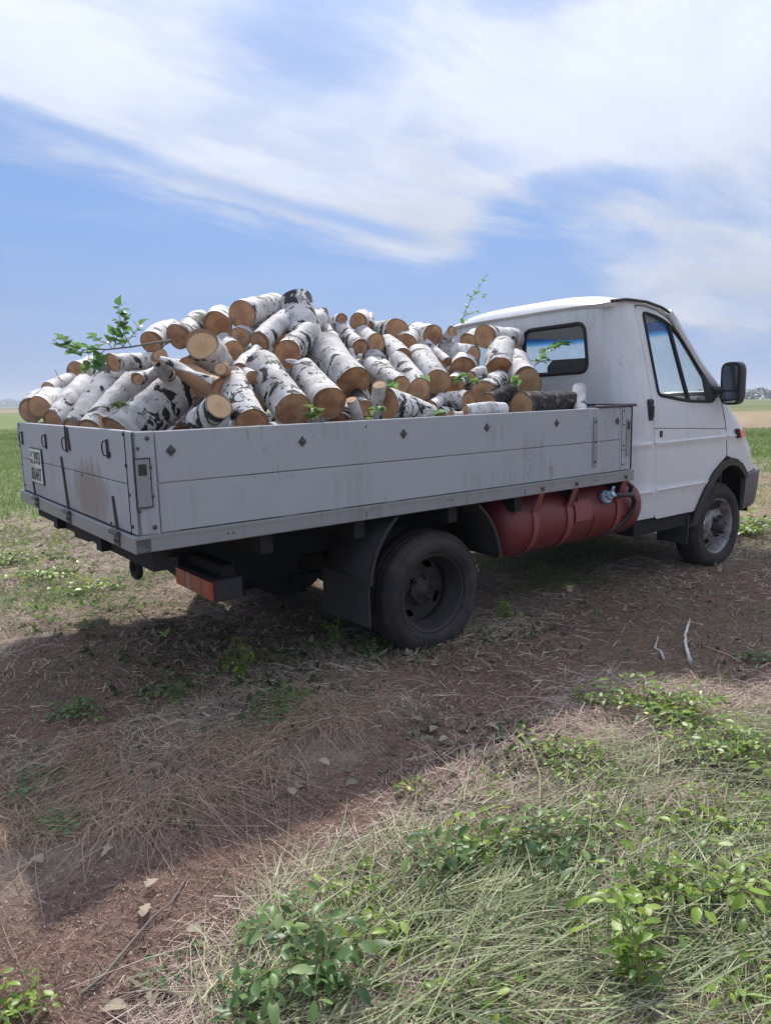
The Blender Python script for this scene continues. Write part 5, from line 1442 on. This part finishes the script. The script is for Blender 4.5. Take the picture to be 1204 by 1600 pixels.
# bare twigs at the tail
for (a, b, c_, y, lab) in (((86, 577), (92, 590), (99, 597), .6, 'hair thin curved twig above the thin clean log'), ((28, 638), (36, 643), (45, 646), .95, 'bare twig poking out over the field at the far tail end')):
    mb = MB(); mb.tube([T(at(*q, 1, y)) for q in (a, b, c_)], [.0015, .002, .003], 5); o = mb.build('bare_twig', M['twigbark'], None, True); tag(o, lab, 'twig')

# ------------------------------------------------------------------ ground cover
def arr_mesh(name, co, tris, col, mt):
    me = bpy.data.meshes.new(name)
    me.vertices.add(len(co)); me.vertices.foreach_set('co', np.ascontiguousarray(co, np.float32).ravel())
    k = tris.shape[1]
    me.loops.add(tris.size); me.loops.foreach_set('vertex_index', tris.ravel().astype(np.int32))
    me.polygons.add(len(tris)); me.polygons.foreach_set('loop_start', np.arange(0, tris.size, k, dtype=np.int32))
    me.update(calc_edges=True)
    a = me.attributes.new('col', 'FLOAT_COLOR', 'POINT')
    a.data.foreach_set('color', np.concatenate([col, np.ones((len(col), 1))], 1).ravel().astype(np.float32))
    return link(name, me, mt)
def ribbons(name, P, D, L, Wd, bend, side, col, segs, mt, taper=True):
    "P base (N,3), D direction (N,3), L length, Wd width, bend (N,3) added at t^2, side (N,3) unit"
    N = len(P); ts = np.linspace(0, 1, segs+1); vs = []
    for t in ts:
        c = P + D*(L*t)[:, None] + bend*(L*t*t)[:, None]; w_ = Wd*(1-.75*t if taper else 1)*.5
        vs.append(c - side*w_[:, None]); vs.append(c + side*w_[:, None])
    V = np.stack(vs, 1); nv = V.shape[1]
    b = (np.arange(N)*nv)[:, None]
    F = np.concatenate([b + np.array([2*i, 2*i+1, 2*i+3, 2*i+2])[None] for i in range(segs)], 0)
    C_ = np.repeat(col, nv, 0)
    return arr_mesh(name, V.reshape(-1, 3), F, C_, mt)
CW = Q @ CP
def scatter(n, rmin, rmax, a0, a1, power=1.0):
    "points in a fan in front of the camera, denser close by"
    r = rmin + (rmax-rmin)*rng.random(n)**power; a = np.radians(a0 + (a1-a0)*rng.random(n)) + YAW
    return CW.x + np.sin(a)*r, CW.y + np.cos(a)*r, r
def unit(v): return v/np.maximum(np.linalg.norm(v, axis=1, keepdims=True), 1e-9)
def mixc(a, b, t): return np.array(a)[None]*(1-t[:, None]) + np.array(b)[None]*t[:, None]
def lay(n, x, y, L0, L1, w0, w1, heading, spread, lift0, lift1, c0, c1, name, mt, segs=2, zup=(0, .01), curl=.5, kind=True, sat=None, droop=0):
    th = heading + rng.normal(0, spread, n); el_ = lift0 + (lift1-lift0)*rng.random(n)
    D = np.stack([np.cos(th)*np.cos(el_), np.sin(th)*np.cos(el_), np.sin(el_)], 1)
    L = L0 + (L1-L0)*rng.random(n)**1.5; Wd = w0 + (w1-w0)*rng.random(n)
    P = np.stack([x, y, gz(x, y) + zup[0] + (zup[1]-zup[0])*rng.random(n)], 1)
    bend = np.stack([rng.normal(0, curl, n), rng.normal(0, curl, n), -np.sin(el_)*droop], 1)
    sd_ = unit(np.cross(D, np.stack([rng.normal(0, .5, n), rng.normal(0, .5, n), np.ones(n)], 1)))
    t = rng.random(n)
    col = mixc(c0, c1, t)*(.75+.5*rng.random(n))[:, None]
    o = ribbons(name, P, D, L, Wd, bend, sd_, col, segs, mt)
    if kind: o['kind'] = 'stuff'
    return o
def keep(x, y, m_): return x[m_], y[m_]
STRAW = PXPOLY([(-200, 1260), (0, 1190), (140, 1150), (300, 1150), (420, 1105), (520, 1040), (645, 1035), (600, 1105), (520, 1160), (400, 1215), (250, 1290), (100, 1340), (-200, 1430)])
HAY = PXPOLY([(330, 1640), (400, 1480), (470, 1400), (600, 1330), (700, 1290), (800, 1240), (900, 1190), (1000, 1150), (1204, 1100), (1500, 1080), (1900, 1500), (1700, 2400), (300, 2400)])
DRYR = PXPOLY([(180, 1700), (300, 1500), (420, 1400), (560, 1300), (700, 1195), (800, 1140), (900, 1070), (1204, 1075), (1500, 1060), (1500, 1140), (1204, 1130), (1000, 1190), (880, 1260), (700, 1310), (560, 1380), (430, 1480), (330, 1700)])
# fine chaff on the bare track
x, y, r = scatter(230000, 1.15, 8.5, -36, 40, 1.0)
tr, cr, tn = zones(x, y); m_ = (rng.random(len(x)) < tr*.9+.06)
x, y = keep(x, y, m_); n_ = len(x)
lay(n_, x, y, .006, .045, .0012, .0032, rng.random(n_)*6.28, .1, -.1, .5, (.15, .096, .076), (.42, .30, .24), 'chaff', M['blade'], 1, (0, .006), .2)
# pale crumbs of chaff
x, y, r = scatter(9000, 1.15, 5.5, -36, 40)
lay(len(x), x, y, .004, .010, .003, .006, rng.random(len(x))*6.28, .1, -.1, .3, (.40, .33, .28), (.58, .50, .44), 'chaff_crumbs', M['blade'], 1, (.002, .008), .1)
# straw windrow on the near left, strands combed down towards the track
x, y, r = scatter(160000, 1.3, 5.5, -36, 10)
d = polydist(STRAW, x, y); m_ = rng.random(len(x)) < np.clip(d/.22+.4, 0, 1)*(.12+.75*(fbm(x*5, y*5, 2) > .5))
x, y = keep(x, y, m_); n_ = len(x)
hd = -YAW - math.pi/2 + (fbm(x*1.7+5, y*1.7, 2)-.5)*3.4 + .35
lay(n_, x, y, .05, .30, .0014, .0032, hd, .55, .0, .55, (.22, .145, .11), (.56, .42, .31), 'straw', M['blade'], 3, (0, .035), .45, droop=1.4)
# dry stalk mat on the right of the track
x, y, r = scatter(170000, 1.15, 7.5, -22, 40)
d = np.maximum(polydist(DRYR, x, y), np.where((polydist(HAY, x, y) > 0) & (fbm(x*3.1+50, y*3.1, 3) < .47), .1, -1)); m_ = rng.random(len(x)) < np.clip(d/.3+.45, 0, 1)*.85
x, y = keep(x, y, m_); n_ = len(x)
hd = (fbm(x*1.3+15, y*1.3, 2)-.5)*9
lay(n_, x, y, .02, .18, .0013, .003, hd, .9, -.05, .35, (.40, .29, .25), (.74, .60, .52), 'dry_stalks', M['blade'], 2, (0, .014), .5)
# cut grass lying in swaths in the near right corner
x, y, r = scatter(190000, 1.05, 6.0, -20, 42)
d = polydist(HAY, x, y); gg = fbm(x*3.1+50, y*3.1, 3)
m_ = rng.random(len(x)) < np.clip(d/.3+.4, 0, 1)*np.clip((gg-.40)*6, .10, 1)*.8
x, y, gg = x[m_], y[m_], gg[m_]; n_ = len(x)
hd = -YAW + (fbm(x*1.3+33, y*1.3, 2)-.5)*3.0 + .15
k = n_//2
lay(k, x[:k], y[:k], .05, .28, .0016, .0048, hd[:k], .7, -.05, .16, (.19, .21, .10), (.54, .55, .34), 'cut_grass', M['blade'], 3, (0, .05), .35, droop=1.2)
lay(n_-k, x[k:], y[k:], .05, .22, .0014, .0032, hd[k:], .9, -.05, .20, (.34, .27, .22), (.68, .59, .49), 'cut_grass', M['blade'], 3, (0, .03), .4, droop=1.2)
x, y, r = scatter(6500, 1.1, 5.5, -18, 42)
d = polydist(HAY, x, y); m_ = rng.random(len(x)) < np.clip(d/.3+.2, 0, 1)
x, y = keep(x, y, m_); n_ = len(x); hd = -YAW + (fbm(x*1.3+33, y*1.3, 2)-.5)*3.0 + .15
lay(n_, x, y, .15, .55, .0022, .0058, hd, .4, .0, .14, (.16, .20, .08), (.42, .45, .28), 'green_stalks', M['blade'], 4, (.01, .07), .25, droop=1.0)
# fine green undergrowth between the stalks
x, y, r = scatter(46000, 1.1, 6.5, -20, 42)
d = polydist(HAY, x, y); m_ = rng.random(len(x)) < np.clip(d/.3+.1, 0, 1)*np.clip((fbm(x*4+8, y*4, 3)-.44)*9, 0, 1)
x, y = keep(x, y, m_); n_ = len(x)
lay(n_, x, y, .02, .07, .003, .008, rng.random(n_)*6.28, .2, .3, 1.2, (.08, .17, .04), (.22, .33, .09), 'undergrowth', M['crop'], 2, (0, .03), .4, droop=.6)
# raked litter behind the truck and on the verge of the field
x, y, r = scatter(230000, 2.8, 15, -38, 42, .85)
tr, cr, tn = zones(x, y); m_ = rng.random(len(x)) < np.clip(1-tr*.75, 0, 1)*np.clip(1-cr*.85, 0, 1)*np.clip(1-tn*.4, 0, 1)*np.clip(1-inside(HAY, x, y)*1., 0.02, 1)
x, y, r = x[m_], y[m_], r[m_]; n_ = len(x)
gr = np.clip((fbm(x*1.2+70, y*1.2, 3)-.46)*6, 0, 1); k = rng.random(n_) < gr*.8
hd = (fbm(x*1.5+15, y*1.5, 2)-.5)*9
f = .7 + r*.10
for sel, a, b, nm in ((~k, (.34, .27, .21), (.72, .61, .48), 'stubble_litter'), (k, (.12, .20, .06), (.28, .34, .13), 'verge_grass')):
    q = np.where(sel)[0]; xx, yy, ff = x[q], y[q], f[q]; nn = len(q)
    th = hd[q] + rng.normal(0, .8, nn); el_ = (-.05+.6*rng.random(nn)) if nm != 'verge_grass' else (.2+1.0*rng.random(nn))
    D = np.stack([np.cos(th)*np.cos(el_), np.sin(th)*np.cos(el_), np.sin(el_)], 1)
    L = (.025+.11*rng.random(nn)**1.6)*ff**.5; Wd = (.0016+.0028*rng.random(nn))*ff
    P = np.stack([xx, yy, gz(xx, yy)+.02*rng.random(nn)], 1)
    sd_ = unit(np.cross(D, np.stack([rng.normal(0, .5, nn), rng.normal(0, .5, nn), np.ones(nn)], 1)))
    o = ribbons(nm, P, D, L, Wd, np.stack([rng.normal(0, .4, nn), rng.normal(0, .4, nn), -.3*np.ones(nn)], 1), sd_, mixc(a, b, rng.random(nn))*(.75+.5*rng.random(nn))[:, None], 2, M['blade']); o['kind'] = 'stuff'
# the green crop
x, y, r = scatter(210000, 8.5, 46, -36, 40, .75)
tr, cr, tn = zones(x, y); m_ = rng.random(len(x)) < cr*.95
x, y, r = x[m_], y[m_], r[m_]; nn = len(x)
th = rng.random(nn)*6.28; el_ = .5+1.0*rng.random(nn)
D = np.stack([np.cos(th)*np.cos(el_), np.sin(th)*np.cos(el_), np.sin(el_)], 1)
sd_ = unit(np.cross(D, np.stack([rng.normal(0, 1, nn), rng.normal(0, 1, nn), .3*np.ones(nn)], 1)))
tone = np.clip((fbm(x*.5+11, y*.5, 3)-.35)*2.5, 0, 1)*.7 + .3*rng.random(nn)
col = mixc((.15, .23, .07), (.32, .38, .17), tone)*(.75+.5*rng.random(nn))[:, None]
o = ribbons('field_grass', np.stack([x, y, gz(x, y)], 1), D, .05+.10*rng.random(nn), .004+.0011*r, np.zeros((nn, 3)), sd_, col, 1, M['crop']); o['kind'] = 'stuff'

# fallen dry leaves: the mass of them as one, the clear ones singly
def leaf_litter(name, x, y, size, cols, seed=0):
    vs, fs, cc = [], [], []; rg = random.Random(seed)
    tpl = [leaf_mesh('t', 1, .62, 'lobed', .5, .5, s_) for s_ in range(4)] + [leaf_mesh('t', 1, .6, 'oval', .6, .4, s_) for s_ in range(3)]
    T_ = [(np.array([v.co[:] for v in t.vertices]), np.array([p.vertices[:] for p in t.polygons])) for t in tpl]
    for t in tpl: bpy.data.meshes.remove(t)
    z = gz(x, y); k = 0
    for i in range(len(x)):
        v, f_ = T_[rg.randrange(7)]; a = rg.uniform(0, 6.28); t = rg.gauss(0, .3); s_ = size*rg.uniform(.5, 1.3)
        Rm = np.array(Matrix.Rotation(a, 3, 'Z') @ Matrix.Rotation(t, 3, 'X') @ Matrix.Rotation(rg.gauss(0, .35) + (math.pi if rg.random() < .4 else 0), 3, 'Y'))
        vs.append(v @ Rm.T*s_ + [x[i], y[i], z[i]+.012]); fs.append(f_+k); k += len(v)
        c = np.array(cols[0])*(1-(u_ := rg.random())) + np.array(cols[1])*u_; cc.append(np.repeat((c*rg.uniform(.8, 1.2))[None], len(v), 0))
    o = arr_mesh(name, np.concatenate(vs), np.concatenate(fs), np.concatenate(cc), M['crop']); o['kind'] = 'stuff'; return o
def blob_pts(specs):
    xs, ys = [], []
    for u, v, su, sv, n in specs:
        for _ in range(n):
            p = ground_px(u + rnd.gauss(0, su), max(660, v + rnd.gauss(0, sv))); xs.append(p.x); ys.append(p.y)
    return np.array(xs), np.array(ys)
x, y = blob_pts([(330, 985, 120, 22, 260), (480, 1010, 90, 25, 220), (620, 1030, 70, 12, 120), (790, 1010, 90, 25, 90), (760, 1160, 60, 25, 60), (830, 1180, 60, 20, 90), (660, 1140, 14, 14, 20), (700, 1250, 60, 25, 50), (880, 1210, 60, 25, 60), (950, 940, 120, 25, 120), (1100, 920, 80, 25, 90), (60, 1210, 60, 30, 50), (230, 1180, 90, 40, 60), (1050, 1230, 120, 60, 60), (300, 1540, 90, 30, 30), (420, 1150, 90, 40, 50), (1150, 860, 60, 20, 60), (600, 1200, 200, 80, 60)])
leaf_litter('leaf_litter', x, y, .045, ((.20, .19, .13), (.40, .37, .28)), 3)
x, y = blob_pts([(380, 1010, 120, 30, 240), (560, 985, 60, 15, 120), (300, 1060, 80, 30, 140), (440, 1080, 60, 25, 120), (830, 1160, 50, 18, 60), (620, 1010, 40, 12, 80), (1150, 1030, 60, 25, 40), (780, 985, 60, 15, 80), (120, 910, 90, 40, 180), (60, 870, 60, 30, 160), (250, 1230, 60, 40, 40)])
leaf_litter('low_weeds', x, y, .038, ((.045, .09, .035), (.10, .17, .06)), 4)
x, y, r = scatter(10500, 1.1, 6.0, -20, 42)
d = polydist(HAY, x, y); m_ = rng.random(len(x)) < np.clip(d/.3+.1, 0, 1)*np.clip((fbm(x*2.7+3, y*2.7, 3)-.40)*6, .03, 1)
x, y = keep(x, y, m_)
for o_, c_, n_ in ((0, ((.12, .24, .04), (.28, .42, .08)), 'low_weeds'), (1, ((.20, .25, .15), (.36, .40, .27)), 'pale_low_weeds')):
    leaf_litter(n_, x[o_::2], y[o_::2], .040 if o_ == 0 else .032, c_, 5+o_)
x, y = blob_pts([(60, 870, 70, 40, 260), (150, 930, 90, 25, 160), (30, 830, 50, 15, 200), (60, 960, 70, 20, 60)])
leaf_litter('low_weeds', x, y, .06, ((.14, .24, .06), (.30, .40, .12)), 8)
lf = [(178, 1263, 'pale curled leaf at the foot of the straw windrow'), (430, 1183, 'lone pale leaf among the straw below the tail'), (497, 1195, 'small pale leaf right of the straw windrow'), (229, 1396, 'tiny pale leaf alone on the brown track'), (69, 1357, 'light leaf on straw near the bare track edge'), (178, 1330, 'half folded cream leaf on the bare brown track'), (291, 1463, 'grey flat leaf right of the long brown stick'), (223, 1443, 'orange brown leaf standing beside the long brown stick'),
      (200, 1585, 'pale leaf pair lying below the lower stick end'), (240, 1562, 'cream leaf left of the small sprout in the stubble'), (440, 1083, 'upright light green leaf standing in the shaded weeds'), (460, 1250, 'greyish leaf flat on the middle of the track'), (700, 1160, 'grey leaf on the track left of the leaf drift'), (762, 1140, 'leaf at the top left tip of the leaf drift'), (672, 1150, 'grey leaf in the small ring of leaves on the track'), (655, 1132, 'dull green leaf above the small ring of leaves'),
      (820, 1170, 'big brown withered leaf on the drift before the low bush'), (690, 1262, 'pale leaf on the pinkish stubble'), (735, 1255, 'whitish torn leaf above the dark green sprout'), (1100, 1215, 'cream leaf caught in the cut grass'), (900, 1135, 'pale leaf under the upper right bush'), (735, 998, 'light leaf by the foot of the rear tyre'), (640, 1005, 'pale leaf in front of the rear tyre tread')]
for i, (u, v, lab) in enumerate(lf):
    p = ground_px(u, v); o = link('dry_leaf', leaf_mesh('dry_leaf', .052 if i % 3 else .040, .034, 'lobed' if i % 2 else 'oval', .5, .4, 40+i), M['dry'] if i != 10 else M['leaf'])
    o.matrix_world = Matrix.Translation(p + Vector((0, 0, .018))) @ (Matrix.Rotation(i*1.7, 4, 'Z') @ Matrix.Rotation(.35 if i != 10 else 1.2, 4, 'X'))
    tag(o, lab, 'dry leaf', 'single fallen leaves')

# sticks
def stick(name, px, r, mt, label, lift=.01, seed=0):
    rg = random.Random(seed); pts = [ground_px(u, v) + Vector((0, 0, lift + rg.uniform(0, .006))) for u, v in px]
    full = []
    for i in range(len(pts)-1):
        for k in range(4): full.append(pts[i].lerp(pts[i+1], k/4) + Vector((rg.uniform(-1, 1)*r*.25, rg.uniform(-1, 1)*r*.25, 0)))
    full.append(pts[-1]); n = len(full)
    mb = MB(); mb.tube(full, [r*(1.15-.5*i/n)*rg.uniform(.9, 1.1) for i in range(n)], 8)
    o = mb.build(name, M[mt], None, True, 80); o['dark'] = .15
    return tag(o, label, 'stick')
stick('birch_stick', [(1078, 1038), (1071, 1018), (1069, 996), (1077, 971)], .0095, 'bark', 'thick white birch stick lying on the track, right one of two', seed=1)
stick('birch_stick', [(1036, 1034), (1031, 1022), (1022, 1016), (1027, 998)], .0065, 'bark', 'shorter crooked white stick left of the thick white one', seed=2)
stick('brown_stick', [(128, 1560), (165, 1530), (205, 1480), (240, 1440), (268, 1418), (296, 1370)], .0035, 'twigbark', 'long thin brown stick lying across the near left track', seed=3)
stick('brown_stick', [(1000, 1160), (1040, 1130), (1068, 1090), (1050, 1072)], .006, 'twigbark', 'grey brown twig under the upper right bush', seed=4)
stick('brown_stick', [(820, 960), (870, 980), (930, 985), (1000, 988)], .004, 'twigbark', 'thin dark twig on the track behind the rear wheel', seed=5)
stick('brown_stick', [(1020, 870), (1022, 900), (1019, 930)], .003, 'twigbark', 'thin dark stem lying behind the front wheel', seed=6)

# weeds; (pixel of the foot, stems, height, spread, leaf length, ...) - single leaves on the near ones
PL = [
 (500, 1560, 11, .20, .17, .046, 'leafdk', 'oval', 1, 'largest blue green weed in the near ground, left edge of the cut grass', (-.03, .02)),
 (455, 1480, 6, .13, .10, .042, 'leafdk', 'oval', 1, 'weed with pale backed leaves left of the largest one', (-.02, .04)),
 (540, 1470, 5, .10, .12, .044, 'leaf', 'oval', 1, 'weed with a long yellow runner right of the largest one', (.05, .03)),
 (700, 1370, 7, .17, .13, .046, 'leafdk', 'oval', 1, 'sprout with dark oval leaf pairs rising at the stubble edge', (-.04, .03)),
 (760, 1340, 6, .13, .14, .044, 'leaf', 'oval', 1, 'weed right of the dark oval leaved sprout', (.0, .0)),
 (865, 1350, 12, .12, .17, .044, 'leafdk', 'oval', 1, 'dense low bush in the middle of the cut grass', (0, 0)),
 (1000, 1560, 7, .30, .10, .046, 'leaf', 'oval', 1, 'tall slender weed with paired leaflets, nearest on the right', (-.02, .10)),
 (1010, 1420, 7, .17, .16, .046, 'leaf', 'oval', 1, 'weed with a round bright leaf behind the tall slender one', (0, 0)),
 (1110, 1410, 7, .12, .20, .044, 'leaf', 'oval', 1, 'spreading weed right of the bright leaved one', (.05, 0)),
 (1180, 1430, 5, .10, .14, .042, 'leaf', 'oval', 1, 'weed cut by the right edge of the photo in the cut grass', (0, 0)),
 (1090, 1530, 6, .08, .12, .040, 'leafdk', 'oval', 1, 'dark low weed between the nearest cut grass swaths', (0, 0)),
 (1080, 1310, 6, .10, .16, .040, 'leaf', 'oval', 1, 'low weed in the grass above the spreading one', (0, 0)),
 (650, 1480, 5, .07, .10, .026, 'leaf', 'oval', 1, 'feathery grey green weed at the centre of the cut grass', (0, 0)),
 (880, 1195, 9, .10, .17, .036, 'leaf', 'oval', 0, 'low bush between the leaf drift and the stubble', (0, 0)),
 (940, 1210, 6, .07, .15, .030, 'leaf', 'oval', 0, 'small weed right of the bush at the leaf drift', (0, 0)),
 (1010, 1110, 13, .12, .26, .040, 'leaf', 'oval', 0, 'bright bush below the two white sticks', (0, 0)),
 (1060, 1130, 10, .14, .22, .038, 'leaf', 'oval', 0, 'bush with arching tip right of the bright bush', (.05, .05)),
 (1140, 1180, 14, .13, .26, .036, 'leaf', 'oval', 0, 'wide bush at the right edge of the track', (0, 0)),
 (960, 1105, 8, .08, .18, .036, 'leafdk', 'oval', 0, 'dark low bush at the left end of the bright bush', (0, 0)),
 (560, 1390, 6, .09, .13, .036, 'leaf', 'oval', 1, 'low weed touching the bare stubble above the largest one', (0, 0)),
 (930, 1300, 8, .10, .16, .034, 'leaf', 'oval', 1, 'bright weed at the upper edge of the cut grass', (0, 0)),
 (1150, 1290, 8, .10, .18, .034, 'leaf', 'oval', 1, 'weed at the right edge above the spreading one', (0, 0)),
 (830, 1450, 6, .07, .12, .030, 'leafdk', 'oval', 1, 'low dark weed between the dense bush and the slender one', (0, 0)),
 (760, 1570, 7, .08, .13, .034, 'leaf', 'oval', 1, 'weed at the bottom edge between the largest and the slender one', (0, 0)),
 (1170, 1560, 7, .09, .12, .036, 'leaf', 'oval', 1, 'weed in the bottom right corner', (0, 0)),
 (395, 1590, 6, .12, .10, .036, 'leafdk', 'oval', 1, 'weed at the bottom edge left of the largest one', (0, 0)),
 (275, 1520, 3, .05, .07, .028, 'leafdk', 'oval', 1, 'small sprout alone in the stubble right of the long stick', (0, 0)),
 (15, 1590, 8, .07, .10, .028, 'leaf', 'oval', 1, 'bright fern like weed in the bottom left corner', (0, 0)),
 (120, 1115, 10, .07, .15, .034, 'leafdk', 'oval', 0, 'round weed clump in the shade left below the tail', (0, 0)),
 (270, 1085, 10, .08, .18, .034, 'leafdk', 'oval', 0, 'weed clump in the shade below the near lamp box', (0, 0)),
 (375, 1060, 6, .22, .10, .034, 'leaf', 'oval', 0, 'yellowish upright weed in the shade below the tail', (0, 0)),
 (430, 1110, 9, .10, .20, .034, 'leafdk', 'oval', 0, 'shaded weed clump left of the straw', (0, 0)),
 (520, 1010, 5, .22, .10, .030, 'leaf', 'oval', 0, 'thin weed before the rear mudflap', (0, 0)),
 (590, 1010, 9, .12, .18, .032, 'leafdk', 'oval', 0, 'dark weed between mudflap and rear tyre', (0, 0)),
 (350, 1150, 6, .06, .14, .028, 'leafdk', 'oval', 0, 'weed poking through the straw windrow', (0, 0)),
 (60, 1230, 7, .06, .16, .030, 'leafdk', 'oval', 0, 'low weed at the left edge in the straw', (0, 0)),
 (100, 1290, 6, .06, .10, .030, 'leafdk', 'oval', 0, 'low weed under the nearest straw strands', (0, 0)),
 (790, 970, 6, .16, .08, .030, 'leaf', 'oval', 0, 'pale green upright weed right of the rear tyre', (0, 0)),
 (640, 1230, 4, .04, .08, .026, 'leaf', 'oval', 0, 'tiny weed on the track above the sprout', (0, 0)),
 (775, 1225, 4, .05, .10, .028, 'leaf', 'oval', 0, 'tiny weed in the pinkish stubble', (0, 0)),
 (1165, 835, 16, .22, .40, .06, 'leaf', 'heart', 0, 'leafy weed patch behind the front wheel', (0, 0)),
 (1190, 1035, 8, .08, .14, .034, 'leafdk', 'oval', 0, 'weed at the right edge level with the white sticks', (0, 0)),
 (70, 905, 12, .12, .35, .05, 'leaf', 'oval', 0, 'yellow green tuft left of the tail in the sun', (0, 0)),
 (135, 925, 9, .10, .28, .045, 'leaf', 'oval', 0, 'smaller yellow green tuft near the towing eye', (0, 0)),
 (15, 880, 12, .15, .35, .05, 'leaf', 'oval', 0, 'grassy tuft at the left edge beyond the tail', (0, 0)),
]
for i, (u, v, n_, h, sp_, ll, mt_, kd, ind, lab, lean) in enumerate(PL):
    b = ground_px(u, v)
    # lean is given along the view (right, away)
    rx = Vector((math.cos(YAW), -math.sin(YAW), 0))*lean[0] + Vector((math.sin(YAW), math.cos(YAW), 0))*lean[1]
    st = sprawl(b, int(n_*1.35), h, sp_, 100+i, sp=ll*.5, ll=ll, r=.0018 if ll < .05 else .003, lean=(rx.x, rx.y))
    plant('weed', b, st, lab, 'weed', 'broad leaved weeds', mt=mt_, kind=kd, individual=bool(ind), seed=200+i)

# ------------------------------------------------------------------ far trees
def clump_tree(mb_, c, rx, rz, n, leaf, rg):
    for _ in range(n):
        d = Vector((rg.gauss(0, 1), rg.gauss(0, 1), rg.gauss(0, 1))).normalized()*rg.random()**.4
        p = c + Vector((d.x*rx, d.y*rx, d.z*rz)); a = Vector((rg.gauss(0, 1), rg.gauss(0, 1), rg.gauss(0, 1))).normalized(); b_ = a.orthogonal().normalized()
        s_ = leaf*rg.uniform(.5, 1.2); mb_.add([p + a*s_, p + b_*s_, p - a*s_*.8, p - b_*s_], [(0, 1, 2, 3)])
def treeline(name, az0, az1, dist, h, n, leaf, seed):
    rg = random.Random(seed); mb_ = MB()
    a = az0
    while a < az1:
        hh = h*rg.uniform(.8, 1.1)*(0.85+.25*math.sin(a*1.9+seed)+.12*math.sin(a*.7)); w_ = hh*rg.uniform(.8, 1.6)
        th = YAW + R_(a); dd = dist*rg.uniform(.97, 1.03); x, y = CW.x + math.sin(th)*dd, CW.y + math.cos(th)*dd
        clump_tree(mb_, Vector((x, y, float(gz(x, y)) + hh*.45)), w_, hh*.55, n, leaf, rg)
        a += math.degrees(w_*.75/dist)
    o = mb_.build(name, M['crown']); o['kind'] = 'stuff'; return o
treeline('far_wood', 21, 60, 430, 5.5, 160, 1.1, 1)
treeline('far_wood', -60, -18, 1500, 13, 90, 4, 2)
treeline('far_wood', -18, 22, 700, 6, 70, 2.0, 3)
th = YAW + math.atan((0-602)/FOC) - .003; dd = 330; x, y = CW.x + math.sin(th)*dd, CW.y + math.cos(th)*dd; g0 = float(gz(x, y))
root = empty('lone_tree', (x, y, g0)); tag(root, 'lone tree in the distant field at the left edge', 'tree')
mb = MB(); mb.tube([(0, 0, -.3), (.1, 0, 2.2), (.2, .1, 4)], [.25, .18, .08], 8)
for k in range(6): a = k*1.05; mb.tube([(.1, 0, 1.8+.3*k), (math.cos(a)*1.2, math.sin(a)*1.2, 3.0+.4*k)], [.08, .03], 5)
mb.build('trunk', M['twigbark'], root, True)
mb = MB(); rg = random.Random(4)
for k in range(9): clump_tree(mb, Vector((rg.uniform(-1.4, 1.4), rg.uniform(-1.4, 1.4), rg.uniform(2.6, 5.4))), 1.1, .9, 70, .28, rg)
mb.build('crown', M['crown'], root)

# ------------------------------------------------------------------ the air over the plain
hz = MB(); hz.box((-1900, -1900, -12), (1900, 1900, 26)); hzo = hz.build('haze')
hm = bpy.data.materials.new('haze_air'); hm.use_nodes = True; hm.node_tree.nodes.clear()
n = NB(hm.node_tree); pvn = n.node('ShaderNodeVolumePrincipled'); pvn.inputs['Color'].default_value = (.82, .88, 1, 1); pvn.inputs['Density'].default_value = .0007
pvn.inputs['Anisotropy'].default_value = .2
o_ = n.node('ShaderNodeOutputMaterial'); n.l.new(pvn.outputs[0], o_.inputs['Volume']); hzo.data.materials.append(hm)
hzo['kind'] = 'stuff'
